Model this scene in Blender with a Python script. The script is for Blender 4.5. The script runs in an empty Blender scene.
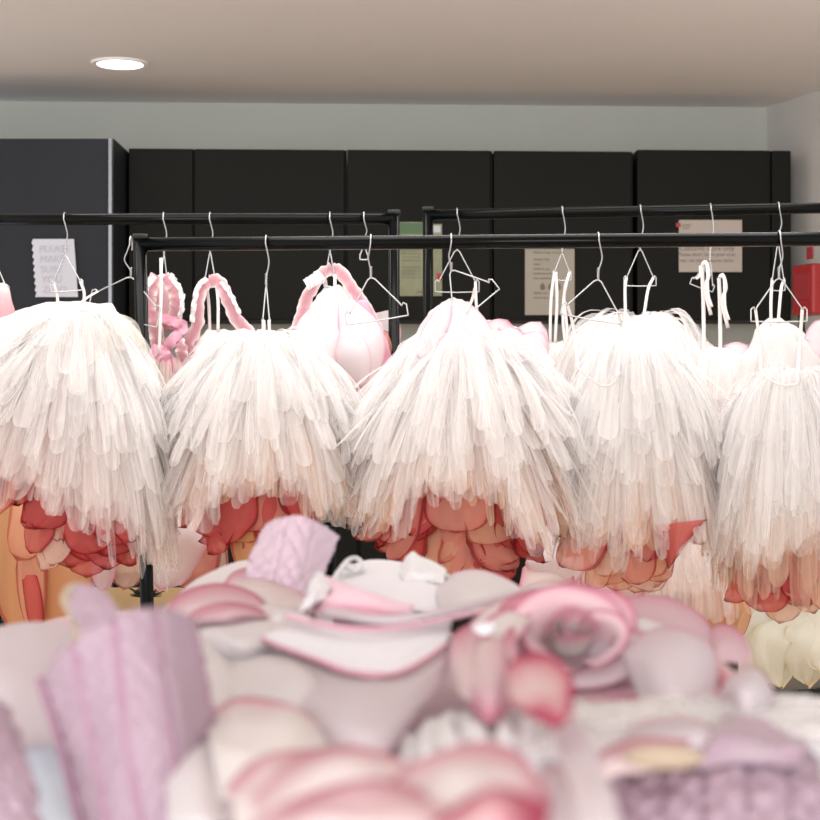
import bpy, math, random
from mathutils import Vector, Matrix, noise
R = random.Random(7)
PI = math.pi
S = bpy.context.scene
C = S.collection

# ------------------------------------------------------------------ camera
CZ, FP, H0 = 1.25, 1708.0, 410.0            # eye height, focal length in pixels, horizon row
cam_d = bpy.data.cameras.new('camera'); cam = bpy.data.objects.new('camera', cam_d); C.objects.link(cam)
cam.location = (0, 0, CZ); cam.rotation_euler = (PI/2, 0, 0)
cam_d.sensor_fit = 'HORIZONTAL'; cam_d.sensor_width = 24.0; cam_d.lens = 24.0*FP/820.0
cam_d.dof.use_dof = True; cam_d.dof.focus_distance = 3.75; cam_d.dof.aperture_fstop = 6.3
S.camera = cam
# ------------------------------------------------------------------ world, lamps, exposure
W = bpy.data.worlds.new('world'); S.world = W; W.use_nodes = True
W.node_tree.nodes['Background'].inputs[0].default_value = (0.98, 0.985, 1.0, 1)
W.node_tree.nodes['Background'].inputs[1].default_value = 1.1
def lamp(name, loc, rot, sx, sy, power, col=(1, 1, 1), spread=PI):
    l = bpy.data.lights.new(name, 'AREA'); l.shape = 'RECTANGLE'; l.size = sx; l.size_y = sy
    l.energy = power; l.color = col; l.spread = spread
    o = bpy.data.objects.new(name, l); C.objects.link(o); o.location = loc; o.rotation_euler = rot
    return o
lamp('overhead_fill', (0.15, 3.9, 2.55), (0, 0, 0), 3.2, 0.9, 42, (1.0, 0.985, 0.98))  # unseen area light added above the racks to light the tutus from overhead
lamp('window_daylight', (-0.7, -4.6, 1.75), (math.radians(95), 0, math.radians(-7)), 4.4, 2.0, 300, (0.97, 0.98, 1.0))
lamp('rear_fill', (0.1, 5.0, 2.50), (math.radians(-28), 0, 0), 3.0, 0.12, 13, (1.0, 0.97, 0.95))  # unseen narrow fill added behind the racks to lift the dark rear
S.view_settings.view_transform = 'Standard'; S.view_settings.look = 'None'
S.view_settings.gamma = 1.0; S.view_settings.use_curve_mapping = False
S.view_settings.exposure = 0.2
cy = S.cycles
cy.use_denoising = True; cy.max_bounces = 8; cy.diffuse_bounces = 4; cy.transmission_bounces = 6
cy.transparent_max_bounces = 48; cy.caustics_reflective = False; cy.caustics_refractive = False
cy.sample_clamp_indirect = 6.0

# ------------------------------------------------------------------ helpers
def P(px, py, d):                            # a point seen at that row and column, d metres away
    return Vector(((px-410.0)/FP*d, d, CZ+(H0-py)/FP*d))
def tag(o, label=None, cat=None, group=None, kind=None):
    if label: o['label'] = label
    if cat: o['category'] = cat
    if group: o['group'] = group
    if kind: o['kind'] = kind
    return o
def empty(name, loc, label, cat, group=None):
    o = bpy.data.objects.new(name, None); C.objects.link(o); o.location = loc; o.empty_display_size = .05
    return tag(o, label, cat, group)

class MB:
    def __init__(s): s.v = []; s.f = []; s.e = []; s.m = []
    def grid(s, rows, edge=None, loop=False, mi=0):
        b = len(s.v); n = len(rows[0])
        for i, r in enumerate(rows):
            s.v.extend(r)
            s.e.extend(edge[i] if edge else [0.0]*n)
        for i in range(len(rows)-1):
            for j in range(n if loop else n-1):
                k = (j+1) % n
                s.f.append((b+i*n+j, b+i*n+k, b+(i+1)*n+k, b+(i+1)*n+j)); s.m.append(mi)
        return b
    def box(s, c, h, rz=0.0, mi=0):
        b = len(s.v); ca, sa = math.cos(rz), math.sin(rz)
        for dz in (-1, 1):
            for dx, dy in ((-1, -1), (1, -1), (1, 1), (-1, 1)):
                x, y = dx*h[0], dy*h[1]
                s.v.append(Vector((c[0]+x*ca-y*sa, c[1]+x*sa+y*ca, c[2]+dz*h[2]))); s.e.append(0)
        for f in ((0, 3, 2, 1), (4, 5, 6, 7), (0, 1, 5, 4), (1, 2, 6, 5), (2, 3, 7, 6), (3, 0, 4, 7)):
            s.f.append(tuple(b+i for i in f)); s.m.append(mi)
    def tube(s, pts, r, n=8, flat=1.0, side=None, caps=True, taper=None):
        pts = [Vector(p) for p in pts]; rows = []
        prev = Vector(side) if side else None
        for i, p in enumerate(pts):
            t = (pts[min(i+1, len(pts)-1)]-pts[max(i-1, 0)]).normalized()
            if prev is None:
                prev = Vector((0, 1, 0)) if abs(t.y) < .9 else Vector((1, 0, 0))
            a = (prev-t*prev.dot(t))
            if a.length < 1e-5: a = t.orthogonal()
            a.normalize(); prev = a; b_ = t.cross(a)
            rr = r*(taper(i/(len(pts)-1)) if taper else 1)
            rows.append([p+a*(math.cos(q)*rr)+b_*(math.sin(q)*rr*flat) for q in [2*PI*k/n for k in range(n)]])
        b = s.grid(rows, loop=True)
        if caps:
            s.f.append(tuple(b+k for k in range(n))[::-1]); s.m.append(0)
            e = b+(len(rows)-1)*n
            s.f.append(tuple(e+k for k in range(n))); s.m.append(0)
    def build(s, name, mats, parent=None, smooth=True, solid=0.0, bevel=0.0, sub=0):
        me = bpy.data.meshes.new(name)
        org = Vector(parent.matrix_world.translation) if False else Vector((0, 0, 0))
        if parent is not None:
            q = parent
            while q is not None: org = org+q.location; q = q.parent
        me.from_pydata([tuple(v-org) for v in s.v], [], s.f); me.update()
        a = me.attributes.new('edge', 'FLOAT', 'POINT'); a.data.foreach_set('value', s.e)
        if not isinstance(mats, (list, tuple)): mats = [mats]
        for m in mats: me.materials.append(m)
        me.polygons.foreach_set('material_index', s.m)
        me.polygons.foreach_set('use_smooth', [smooth]*len(s.f))
        o = bpy.data.objects.new(name, me); C.objects.link(o); o.parent = parent
        if parent is None and s.v:
            c = sum(s.v, Vector())/len(s.v); zz = min(v.z for v in s.v); c.z = zz
            me.transform(Matrix.Translation(-c)); o.location = c
        if bevel:
            m = o.modifiers.new('bevel', 'BEVEL'); m.width = bevel; m.segments = 2; m.limit_method = 'ANGLE'
        if solid:
            m = o.modifiers.new('solid', 'SOLIDIFY'); m.thickness = solid; m.offset = 0
        if sub:
            m = o.modifiers.new('sub', 'SUBSURF'); m.levels = sub; m.render_levels = sub
        return o

def curve(pts, n):                            # smooth Catmull-Rom through the points
    pts = [Vector(p) for p in pts]
    if len(pts) == 2: return [pts[0].lerp(pts[1], i/n) for i in range(n+1)]
    q = [pts[0]*2-pts[1]]+pts+[pts[-1]*2-pts[-2]]; out = []; m = len(pts)-1
    for i in range(n+1):
        t = i/n*m; k = min(int(t), m-1); t -= k
        a, b, c, d = q[k:k+4]
        out.append(((b*2)+(c-a)*t+(a*2-b*5+c*4-d)*t*t+(b*3-a-c*3+d)*t**3)*.5)
    return out

def petal(mb, pts, width, nrm, cup=.25, ruf=.03, base=.35, nu=12, nv=16, sig=.12, seed=None, tipw=0.0, rimup=0.0):
    """an organza petal along pts; the attribute 'edge' is 1 at the rim, where the dye is"""
    sd = R.random()*50 if seed is None else seed
    pp = curve(pts, nv); L = sum((pp[i+1]-pp[i]).length for i in range(nv)); nrm = Vector(nrm).normalized()
    rows = []; ed = []
    for i, p in enumerate(pp):
        v = i/nv
        t = (pp[min(i+1, nv)]-pp[max(i-1, 0)]).normalized()
        sdv = t.cross(nrm).normalized(); nn = sdv.cross(t).normalized()
        if v < .55: w = base+(1-base)*math.sin(v/.55*PI/2)
        else: w = math.sqrt(max(0, 1-((v-.55)/.45)**2.3))
        w = max(w, tipw if v > .55 else 0, .015)*width/2
        r_, e_ = [], []
        for j in range(nu+1):
            u = j/nu*2-1
            q = p+sdv*(u*w)+nn*(cup*width*(-(u*u))*.5*(w/width*2))
            am = ruf*width*(abs(u)**2*1.2+v*v*.6)
            q = q+nn*(am*noise.noise((u*2.2+sd, v*3.3, sd)))*2+sdv*(am*.5*noise.noise((sd, u*3, v*3)))
            q = q+nn*(rimup*width*max(0, v-.8)**2*12)
            dist = min((1-abs(u))*w, (1-v)*L if tipw == 0 else (1-v)*L)
            r_.append(q); e_.append(math.exp(-dist/(sig*width)))
        rows.append(r_); ed.append(e_)
    mb.grid(rows, ed)

# ------------------------------------------------------------------ materials
def mat(name, col, rough=.6, metal=0, spec=.5, bump=None, var=0.0, vscale=6, sheen=0):
    m = bpy.data.materials.new(name); m.use_nodes = True; nt = m.node_tree; b = nt.nodes['Principled BSDF']
    b.inputs['Base Color'].default_value = (*col, 1); b.inputs['Roughness'].default_value = rough
    b.inputs['Metallic'].default_value = metal; b.inputs['Specular IOR Level'].default_value = spec
    b.inputs['Sheen Weight'].default_value = sheen
    tc = nt.nodes.new('ShaderNodeTexCoord')
    if var:
        n = nt.nodes.new('ShaderNodeTexNoise'); n.inputs['Scale'].default_value = vscale; n.inputs['Detail'].default_value = 5
        nt.links.new(tc.outputs['Object'], n.inputs['Vector'])
        r = nt.nodes.new('ShaderNodeValToRGB'); r.color_ramp.elements[0].position = .3; r.color_ramp.elements[1].position = .7
        r.color_ramp.elements[0].color = (*[c*(1-var) for c in col], 1); r.color_ramp.elements[1].color = (*[min(1, c*(1+var)) for c in col], 1)
        nt.links.new(n.outputs[0], r.inputs[0]); nt.links.new(r.outputs[0], b.inputs['Base Color'])
    if bump:
        n = nt.nodes.new('ShaderNodeTexNoise'); n.inputs['Scale'].default_value = bump[0]; n.inputs['Detail'].default_value = 4
        nt.links.new(tc.outputs['Object'], n.inputs['Vector'])
        k = nt.nodes.new('ShaderNodeBump'); k.inputs['Strength'].default_value = bump[1]; k.inputs['Distance'].default_value = .01
        nt.links.new(n.outputs[0], k.inputs['Height']); nt.links.new(k.outputs[0], b.inputs['Normal'])
    return m
def cloth(name, stops, alpha=.0, transl=.45, gloss=0.0, weave=None):
    """thin cloth: diffuse + translucent, partly see-through; colour runs along 'edge' (the dyed rim)"""
    m = bpy.data.materials.new(name); m.use_nodes = True; nt = m.node_tree; nt.nodes.clear()
    out = nt.nodes.new('ShaderNodeOutputMaterial')
    at = nt.nodes.new('ShaderNodeAttribute'); at.attribute_name = 'edge'
    rp = nt.nodes.new('ShaderNodeValToRGB'); el = rp.color_ramp.elements
    while len(el) > 1: el.remove(el[-1])
    el[0].position = stops[0][0]; el[0].color = (*stops[0][1], 1)
    for p, c in stops[1:]:
        e = el.new(p); e.color = (*c, 1)
    nt.links.new(at.outputs['Fac'], rp.inputs[0])
    d = nt.nodes.new('ShaderNodeBsdfDiffuse'); t = nt.nodes.new('ShaderNodeBsdfTranslucent')
    for k in (d, t): nt.links.new(rp.outputs[0], k.inputs[0])
    mx = nt.nodes.new('ShaderNodeMixShader'); mx.inputs[0].default_value = transl
    nt.links.new(d.outputs[0], mx.inputs[1]); nt.links.new(t.outputs[0], mx.inputs[2])
    cur = mx
    if gloss:
        g = nt.nodes.new('ShaderNodeBsdfGlossy'); g.inputs['Roughness'].default_value = .45
        g2 = nt.nodes.new('ShaderNodeMixShader'); g2.inputs[0].default_value = gloss
        nt.links.new(cur.outputs[0], g2.inputs[1]); nt.links.new(g.outputs[0], g2.inputs[2]); cur = g2
    if alpha:
        tr = nt.nodes.new('ShaderNodeBsdfTransparent')
        a2 = nt.nodes.new('ShaderNodeMixShader'); a2.inputs[0].default_value = alpha
        nt.links.new(cur.outputs[0], a2.inputs[1]); nt.links.new(tr.outputs[0], a2.inputs[2])
        if weave:                             # denser cloth at the hem and where threads bunch
            mr = nt.nodes.new('ShaderNodeMapRange'); mr.inputs['To Min'].default_value = alpha; mr.inputs['To Max'].default_value = alpha*weave
            nt.links.new(at.outputs['Fac'], mr.inputs['Value']); nt.links.new(mr.outputs[0], a2.inputs[0])
        cur = a2
    nt.links.new(cur.outputs[0], out.inputs[0])
    return m
def emit(name, col, s):
    m = bpy.data.materials.new(name); m.use_nodes = True; nt = m.node_tree; nt.nodes.clear()
    out = nt.nodes.new('ShaderNodeOutputMaterial'); e = nt.nodes.new('ShaderNodeEmission')
    e.inputs[0].default_value = (*col, 1); e.inputs[1].default_value = s; nt.links.new(e.outputs[0], out.inputs[0]); return m
M = {}
M['wall'] = mat('wall_paint', (.53, .54, .49), .8, bump=(90, .05), var=.02)
M['wall_r'] = mat('side_wall_paint', (.62, .60, .57), .8, bump=(90, .05), var=.02)
M['ceil'] = mat('ceiling_paint', (.90, .88, .89), .85, bump=(60, .04), var=.02, vscale=1.5)
M['dark'] = mat('charcoal_laminate', (.0065, .0066, .0045), .6, 0, .18, var=.12, vscale=3)
M['slate'] = mat('slate_laminate', (.020, .022, .029), .6, 0, .25, var=.08, vscale=3)
M['gap'] = mat('shadow_gap', (.006, .006, .006), .8)
M['steel'] = mat('steel_edge', (.25, .26, .28), .35, .6)
M['black'] = mat('black_enamel', (.0025, .003, .003), .20, 0, .11)
M['rubber'] = mat('black_rubber', (.012, .014, .012), .75)
M['wire'] = mat('galvanised_wire', (.50, .50, .50), .35, .85)
M['worktop'] = mat('worktop', (.55, .53, .50), .4, var=.05)
M['paperw'] = mat('note_paper', (.66, .67, .74), .9)
M['paperb'] = mat('notice_paper', (.42, .385, .32), .7)
M['paperp'] = mat('notice_paper_pinkish', (.50, .44, .39), .7)
M['paperg'] = mat('green_sheet', (.30, .32, .20), .7, var=.15, vscale=14)
M['greenband'] = mat('green_band', (.11, .20, .10), .7)
M['ink'] = mat('pencil', (.53, .54, .61), .9)
M['inkd'] = mat('grey_print', (.20, .18, .15), .9)
M['inkr'] = mat('red_print', (.45, .08, .08), .9)
M['red'] = mat('red_plastic', (.42, .03, .03), .4)
M['redd'] = mat('red_sign', (.38, .035, .04), .6)
# boards: procedural oak planks
def wood():
    m = mat('oak_boards', (.62, .36, .13), .45); nt = m.node_tree; b = nt.nodes['Principled BSDF']
    tc = nt.nodes.new('ShaderNodeTexCoord'); mp = nt.nodes.new('ShaderNodeMapping'); mp.inputs['Scale'].default_value = (9, .9, 1)
    nz = nt.nodes.new('ShaderNodeTexNoise'); nz.inputs['Scale'].default_value = 3; nz.inputs['Detail'].default_value = 6
    rp = nt.nodes.new('ShaderNodeValToRGB'); rp.color_ramp.elements[0].color = (.46, .28, .12, 1); rp.color_ramp.elements[1].color = (.60, .40, .20, 1)
    nt.links.new(tc.outputs['Object'], mp.inputs[0]); nt.links.new(mp.outputs[0], nz.inputs['Vector'])
    nt.links.new(nz.outputs[0], rp.inputs[0]); nt.links.new(rp.outputs[0], b.inputs['Base Color']); return m
M['wood'] = wood()
WHT = (.90, .87, .85)
M['tulle'] = cloth('ivory_tulle', [(0, (.98, .955, .945)), (1, (.98, .965, .96))], alpha=.80, transl=.5, weave=.5)
M['tulle_sheer'] = cloth('sheer_tulle', [(0, (.97, .93, .91)), (1, (.98, .95, .94))], alpha=.90, transl=.5, weave=.62)
M['tulle_cream'] = cloth('cream_tulle', [(0, (.92, .87, .80)), (1, (.93, .88, .82))], alpha=.72, transl=.5, weave=.6)
M['tulle_peach'] = cloth('peach_tulle', [(0, (.90, .66, .50)), (1, (.92, .72, .58))], alpha=.75, transl=.5, weave=.6)
M['tulle_blush'] = cloth('blush_tulle', [(0, (.90, .76, .72)), (1, (.90, .78, .75))], alpha=.72, transl=.5, weave=.6)
M['lawn'] = cloth('ivory_lining', [(0, (.90, .85, .83))], transl=.35)
M['p_red'] = cloth('coral_organza', [(0, (.66, .15, .14)), (.25, (.60, .09, .10)), (.5, (.55, .06, .08)), (.62, (.28, .03, .03))], alpha=.22, transl=.5)
M['p_salmon'] = cloth('salmon_organza', [(0, (.82, .38, .30)), (.3, (.76, .26, .24)), (.5, (.70, .18, .18)), (.62, (.36, .06, .06))], alpha=.30, transl=.5)
M['p_peach'] = cloth('peach_organza', [(0, (.84, .50, .34)), (.35, (.82, .44, .30)), (.5, (.76, .34, .24)), (.62, (.45, .14, .10))], alpha=.30, transl=.5)
M['p_orange'] = cloth('orange_organza', [(0, (.76, .42, .22)), (.45, (.72, .34, .17)), (.62, (.55, .16, .10))], alpha=.15, transl=.45)
M['p_beige'] = cloth('blush_organza', [(0, (.82, .60, .50)), (.5, (.82, .57, .48)), (.62, (.52, .22, .18))], alpha=.28, transl=.45)
M['p_pink'] = cloth('pink_tipped_organza', [(0, (.87, .82, .79)), (.35, (.84, .70, .70)), (.65, (.76, .46, .51)), (1, (.64, .28, .36))], transl=.35)
M['p_rose'] = cloth('rose_organza', [(0, (.84, .72, .70)), (.35, (.80, .56, .60)), (.7, (.72, .36, .43)), (1, (.62, .22, .30))], transl=.35)
M['p_deep'] = cloth('deep_pink_organza', [(0, (.82, .68, .66)), (.25, (.74, .38, .42)), (.55, (.60, .15, .22)), (1, (.48, .07, .13))], transl=.3)
M['p_pale'] = cloth('pale_pink_organza', [(0, (.81, .74, .76)), (.5, (.80, .66, .70)), (1, (.74, .50, .57))], alpha=.06, transl=.4)
M['p_mauve'] = cloth('mauve_pink_organza', [(0, (.80, .62, .65)), (.6, (.76, .46, .54)), (1, (.68, .33, .42))], alpha=.05, transl=.4)
M['p_white'] = cloth('white_petal_organza', [(0, (.86, .815, .815)), (.4, (.84, .74, .755)), (.8, (.80, .58, .62)), (1, (.72, .40, .47))], transl=.35)
M['p_lilac'] = cloth('white_pink_organza', [(0, (.86, .80, .82)), (.5, (.84, .68, .73)), (1, (.72, .38, .44))], alpha=.1, transl=.4)
M['quilt'] = mat('quilted_pink_satin', (.385, .270, .320), .55, 0, .35, bump=(160, .35))
M['quilt_l'] = mat('pale_quilted_satin', (.62, .47, .54), .55, 0, .35, bump=(200, .25))
M['satin'] = mat('pink_satin', (.68, .32, .42), .42, 0, .45, sheen=.2, bump=(60, .15))
M['trim'] = mat('pink_binding', (.62, .25, .34), .5)
M['trim_l'] = mat('mauve_piping', (.36, .20, .27), .6)
M['coutil'] = mat('white_coutil', (.77, .755, .79), .85, bump=(400, .15))
M['cotton'] = mat('white_cotton', (.76, .74, .745), .9, bump=(120, .2))
M['ribbon'] = cloth('ivory_ribbon', [(0, (.86, .81, .79))], transl=.25, gloss=.06)
M['tan'] = mat('tan_leather', (.42, .32, .23), .6)
M['ruffle'] = cloth('rose_ruffle', [(0, (.60, .30, .34)), (.45, (.72, .46, .49)), (1, (.88, .80, .78))], transl=.3)
M['grey'] = mat('pale_blue_lining', (.66, .69, .74), .8)

# ------------------------------------------------------------------ room
SL = .045                                     # the back wall runs slightly away to the right
rz = math.atan(SL)
def back(x, off=0): return 7.42+SL*x-off
ZC = 2.577
def struct(name, mb, m, **k): return tag(mb.build(name, m, smooth=False, **k), kind='structure')
mb = MB(); mb.box((0, 3.6, -.05), (3.4, 4.6, .05)); struct('floor', mb, M['wood'])
mb = MB(); mb.box((0, 3.6, ZC+.05), (3.4, 4.6, .05)); struct('ceiling', mb, M['ceil'])
mb = MB(); mb.box((-.4, back(-.4)+.05, ZC/2), (2.8, .05, ZC/2), rz); struct('wall_back', mb, M['wall'])
a = P(767, 107, back(1.555)); b = Vector((1.70, 7.1, 0)); dr = Vector((b.x-a.x, b.y-a.y, 0)).normalized()
mid = Vector((a.x, a.y, 0))+dr*.95; nrm = Vector((-dr.y, dr.x, 0))
wr = math.atan2(dr.y, dr.x)
mb = MB(); mb.box((mid.x+nrm.x*.05, mid.y+nrm.y*.05, ZC/2), (1.0, .05, ZC/2), wr); struct('wall_right', mb, M['wall_r'])
def bz(py, d): return CZ+(H0-py)/FP*d
# wall cabinets
def cab(name, px0, px1, d, pyt, pyb, depth, m, label, grp, side=False, seam=None):
    x0, x1 = (px0-410)/FP*d, (px1-410)/FP*d
    zt, zb = bz(pyt, d), bz(pyb, d); cx = (x0+x1)/2; cyy = d
    e = empty(name, (cx, cyy+depth/2, zb), label, 'cabinet', grp)
    k = MB(); k.box((cx, cyy+depth/2+.010, (zt+zb)/2), ((x1-x0)/2, depth/2-.010, (zt-zb)/2), rz); k.build('carcass', m, e, smooth=False)
    g = .004
    xs = [x0, x1] if not seam else [x0, (seam-410)/FP*d, x1]
    for i in range(len(xs)-1):
        k = MB(); cxd = (xs[i]+xs[i+1])/2
        k.box((cxd, cyy+SL*(cxd-cx), (zt+zb)/2), ((xs[i+1]-xs[i])/2-g, .009, (zt-zb)/2-.002), rz); k.build('door', m, e, smooth=False, bevel=.002)
    return e
def dd(px): return 7.06+SL*(px-410)/FP*7.06
G = 'dark wall cabinets'
cab('wall_cabinet', 129, 345, dd(230), 149, 320, .33, M['dark'], 'near-black double wall cabinet next to the tall slate cupboard', G, seam=194)
cab('wall_cabinet', 346.5, 491, dd(418), 150, 320, .33, M['dark'], 'near-black wall cabinet with the green-topped sheets taped on its door', G)
cab('wall_cabinet', 492.5, 632, dd(562), 151, 320, .33, M['dark'], 'near-black wall cabinet with the tall beige notice on its door', G)
cab('wall_cabinet', 635.5, 791, dd(713), 150, 320, .33, M['dark'], 'near-black wall cabinet with the wide notice, nearest the red box', G, seam=771)
# tall cupboard on the left
d = 6.72
e = empty('tall_cupboard', P(30, 400, d+.3), 'tall slate-grey cupboard with a handwritten page on its door', 'cabinet')
x0, x1 = (-160-410)/FP*d, (113-410)/FP*d; zt = bz(138, d)
k = MB(); k.box(((x0+x1)/2, d+.275, zt/2+.04), ((x1-x0)/2, .255, zt/2-.04)); k.build('carcass', M['slate'], e, smooth=False)
k = MB(); k.box(((x0+x1)/2-.008, d+.005, zt/2+.04), ((x1-x0)/2-.012, .011, zt/2-.043)); k.build('door', M['slate'], e, smooth=False, bevel=.002)
k = MB(); k.box((x1-.009, d+.0, zt/2+.04), (.008, .016, zt/2-.04)); k.build('edge_strip', M['steel'], e, smooth=False, bevel=.003)
k = MB(); k.box(((x0+x1)/2, d+.275, .04), ((x1-x0)/2, .22, .04)); k.build('plinth', M['dark'], e, smooth=False)
# base cabinets and worktop
zw = .92
for px0, px1, lb in ((124, 262, 'dark base cabinet under the counter next to the tall cupboard'), (263.5, 358, 'dark base cabinet seen left of the seam under the counter'),
                 (359.5, 500, 'dark base cabinet seen right of the seam under the counter'), (501.5, 645, 'dark base cabinet behind the middle of the costume rack'),
                 (646.5, 791, 'dark base cabinet at the right end of the counter')):
    d = 6.80+SL*(((px0+px1)/2-410)/FP*6.8); x0, x1 = (px0-410)/FP*d, (px1-410)/FP*d; cx = (x0+x1)/2
    e = empty('base_cabinet', (cx, d+.29, 0), lb, 'cabinet', 'dark base cabinets')
    k = MB(); k.box((cx, d+.30, .49), ((x1-x0)/2, .28, .39), rz); k.build('carcass', M['dark'], e, smooth=False)
    k = MB(); k.box((cx, d+.01, .49), ((x1-x0)/2-.004, .009, .385), rz); k.build('door', M['dark'], e, smooth=False, bevel=.002)
    k = MB(); k.box((cx, d+.32, .05), ((x1-x0)/2, .24, .05), rz); k.build('plinth', M['dark'], e, smooth=False)
mb = MB(); mb.box((.20, 7.08+SL*.20, .90), (1.34, .32, .02), rz)
tag(mb.build('worktop', M['worktop'], smooth=False, bevel=.003), 'pale continuous worktop running over the dark base cabinets', 'worktop')
# downlight
c = P(120, 63, 6.53*1.0); c.z = ZC
e = empty('ceiling_light', c, 'round recessed white downlight glowing in the ceiling', 'ceiling light')
def disc(mb, c, r0, r1, z0, z1, n=40):
    mb.grid([[Vector((c.x+r*math.cos(q), c.y+r*math.sin(q), z)) for q in [2*PI*k/n for k in range(n)]] for r, z in ((r0, z0), (r1, z1))], loop=True)
k = MB(); disc(k, c, .088, .108, ZC-.008, ZC-.008); disc(k, c, .108, .110, ZC-.008, ZC+.001); disc(k, c, .088, .086, ZC-.008, ZC+.001); k.build('trim_ring', M['ceil'], e)
k = MB(); disc(k, c, .0005, .0865, ZC-.006, ZC-.006); k.build('diffuser', emit('lamp_diffuser', (1, .98, .96), 6), e)

# ------------------------------------------------------------------ papers and the red box
def text(body, loc, size, m, parent, rot=0, align='CENTER'):
    t = bpy.data.curves.new('lettering', 'FONT'); t.body = body; t.size = size; t.align_x = align; t.extrude = .0002
    t.materials.append(m); o = bpy.data.objects.new('lettering', t); C.objects.link(o); o.parent = parent
    me = bpy.data.meshes.new_from_object(o.evaluated_get(bpy.context.evaluated_depsgraph_get()))
    bpy.data.objects.remove(o); o = bpy.data.objects.new('lettering', me); C.objects.link(o); o.parent = parent
    o.location = Vector(loc)-parent.location; o.rotation_euler = (PI/2, rot, 0)
    return o
def sheet(name, x0, y0, x1, y1, d, m, label, cat='paper', group=None, torn=False, rot=0):
    a, b = P(x0, y1, d), P(x1, y0, d); e = empty(name, ((a.x+b.x)/2, d, a.z), label, cat, group)
    k = MB(); n = 26; rows = []
    for i in range(n+1):
        t = i/n; z = a.z+(b.z-a.z)*t; j = (.006*((i*7) % 3-1)*.6+.004) if torn else 0
        sh = rot*(t-.5)*(b.z-a.z)
        rows.append([Vector((a.x+j-sh, d, z+rot*.0)), Vector(((a.x+b.x)/2-sh, d-.002, z)), Vector((b.x-sh, d, z))])
    k.grid(rows); k.build('sheet', m, e, smooth=False, solid=.0006)
    return e
d = 6.70
e = sheet('note_page', 33, 239, 76, 297, d, M['paperw'], 'torn-edged white notebook page with faint handwriting on the slate cupboard', torn=True, rot=.07)
for i, s in enumerate(('PLEASE', 'MAKE', 'SURE', 'YOU', 'ZERO')):
    text(s, P(39+i*.8, 252+i*10.2, d-.004), .038, M['ink'], e, align='LEFT')
d = dd(412)-.014
e = sheet('poster', 398, 222, 424.5, 296, d, M['paperg'], 'pale green sheet with a darker green top band, on the cabinet behind the rack ends', group=None)
k = MB(); a, b = P(399, 234, d-.003), P(424, 223, d-.003); k.box(((a+b)/2), ((b.x-a.x)/2, .0004, (b.z-a.z)/2)); k.build('green_band', M['greenband'], e, smooth=False)
for i in range(9):
    text('nam te lore mi', P(411, 251+i*3.4, d-.003), .013, M['inkd'], e) if i != 4 else None
k = MB(); k.box(P(420, 292, d-.003), (.012, .0004, .003)); k.build('printed_mark', M['inkd'], e, smooth=False)
e = sheet('flyer', 432.5, 224, 442, 296, d-.001, M['paperg'], 'narrow pale flyer with a red and green spot, beside the green sheet')
k = MB(); k.box(P(439, 277, d-.005), (.010, .0004, .016)); k.build('printed_mark', M['inkr'], e, smooth=False)
k = MB(); k.box(P(437, 229, d-.005), (.015, .0004, .014)); k.build('printed_band', M['paperw'], e, smooth=False)
d = dd(550)-.014
e = sheet('notice', 525, 249, 574.5, 315, d, M['paperb'], 'tall beige notice with short left-aligned lines and three drop symbols')
text('Please keep this area', P(533.5, 253.5, d-.003), .015, M['greenband'], e, align='LEFT')
for i, s in enumerate(('always tidy', 'clean', 'washed up', 'hand towels in', 'the washing bin')):
    text(s, P(533.5, 260.5+i*4.7, d-.003), .015, M['inkd'], e, align='LEFT')
for i in range(3):
    q = P(542.5+i*8, 287, d-.003); k = MB(); n = 14
    k.v = [Vector((q.x+.011*math.cos(t)*(1-.5*max(0, math.sin(t))), q.y, q.z+.013*math.sin(t)+.004*max(0, math.sin(t)))) for t in [2*PI*j/n for j in range(n)]]
    k.e = [0]*n; k.f = [tuple(range(n))]; k.m = [0]; k.build('drop_symbol', M['inkd'], e, smooth=False, solid=.0004)
for i, s in enumerate(('thank you', 'wardrobe team')): text(s, P(533.5, 294+i*4.8, d-.003), .015, M['inkd'], e, align='LEFT')
d = dd(708)-.014
e = sheet('notice', 673, 220, 742, 272, d, M['paperp'], 'wide pale notice with red mark and centred print on the right-hand cabinet')
k = MB(); k.box(P(678.5, 225, d-.003), (.010, .0004, .008)); k.build('red_mark', M['inkr'], e, smooth=False)
text('studio', P(682.5, 226, d-.003), .014, M['inkd'], e, align='LEFT'); text('store', P(682.5, 229, d-.003), .014, M['inkd'], e, align='LEFT')
text('Costume store only', P(707, 250.5, d-.003), .028, M['inkd'], e)
text("Please don't leave your coat", P(707, 256, d-.003), .021, M['inkd'], e); text('etc. on the costume racks', P(707, 262, d-.003), .021, M['inkd'], e)
# red call-point box on the right wall
d = 6.62
e = empty('wall_box', P(806, 316, d), 'red wall-mounted box on the side wall at the right edge', 'box')
q = P(811, 290, d)
k = MB(); k.box(q, (.075, .040, .098), wr); k.build('body', M['red'], e, smooth=False, bevel=.010)
k = MB(); k.box(q-nrm*.041+Vector((0, 0, .012)), (.052, .002, .05), wr); k.build('label_plate', M['redd'], e, smooth=False, bevel=.001)
mb = MB(); mb.box(P(810, 253, d+.04), (.020, .004, .024), wr)
tag(mb.build('wall_sign', M['redd'], smooth=False, bevel=.001), 'small red sign fixed just above the red wall box', 'sign')
mb = MB(); mb.tube(curve([P(801, 315, d), P(803, 340, d), P(806, 380, d), P(808, 480, d)], 12), .012)
tag(mb.build('hose', M['rubber']), 'black hose hanging below the red wall box', 'hose')

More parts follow.
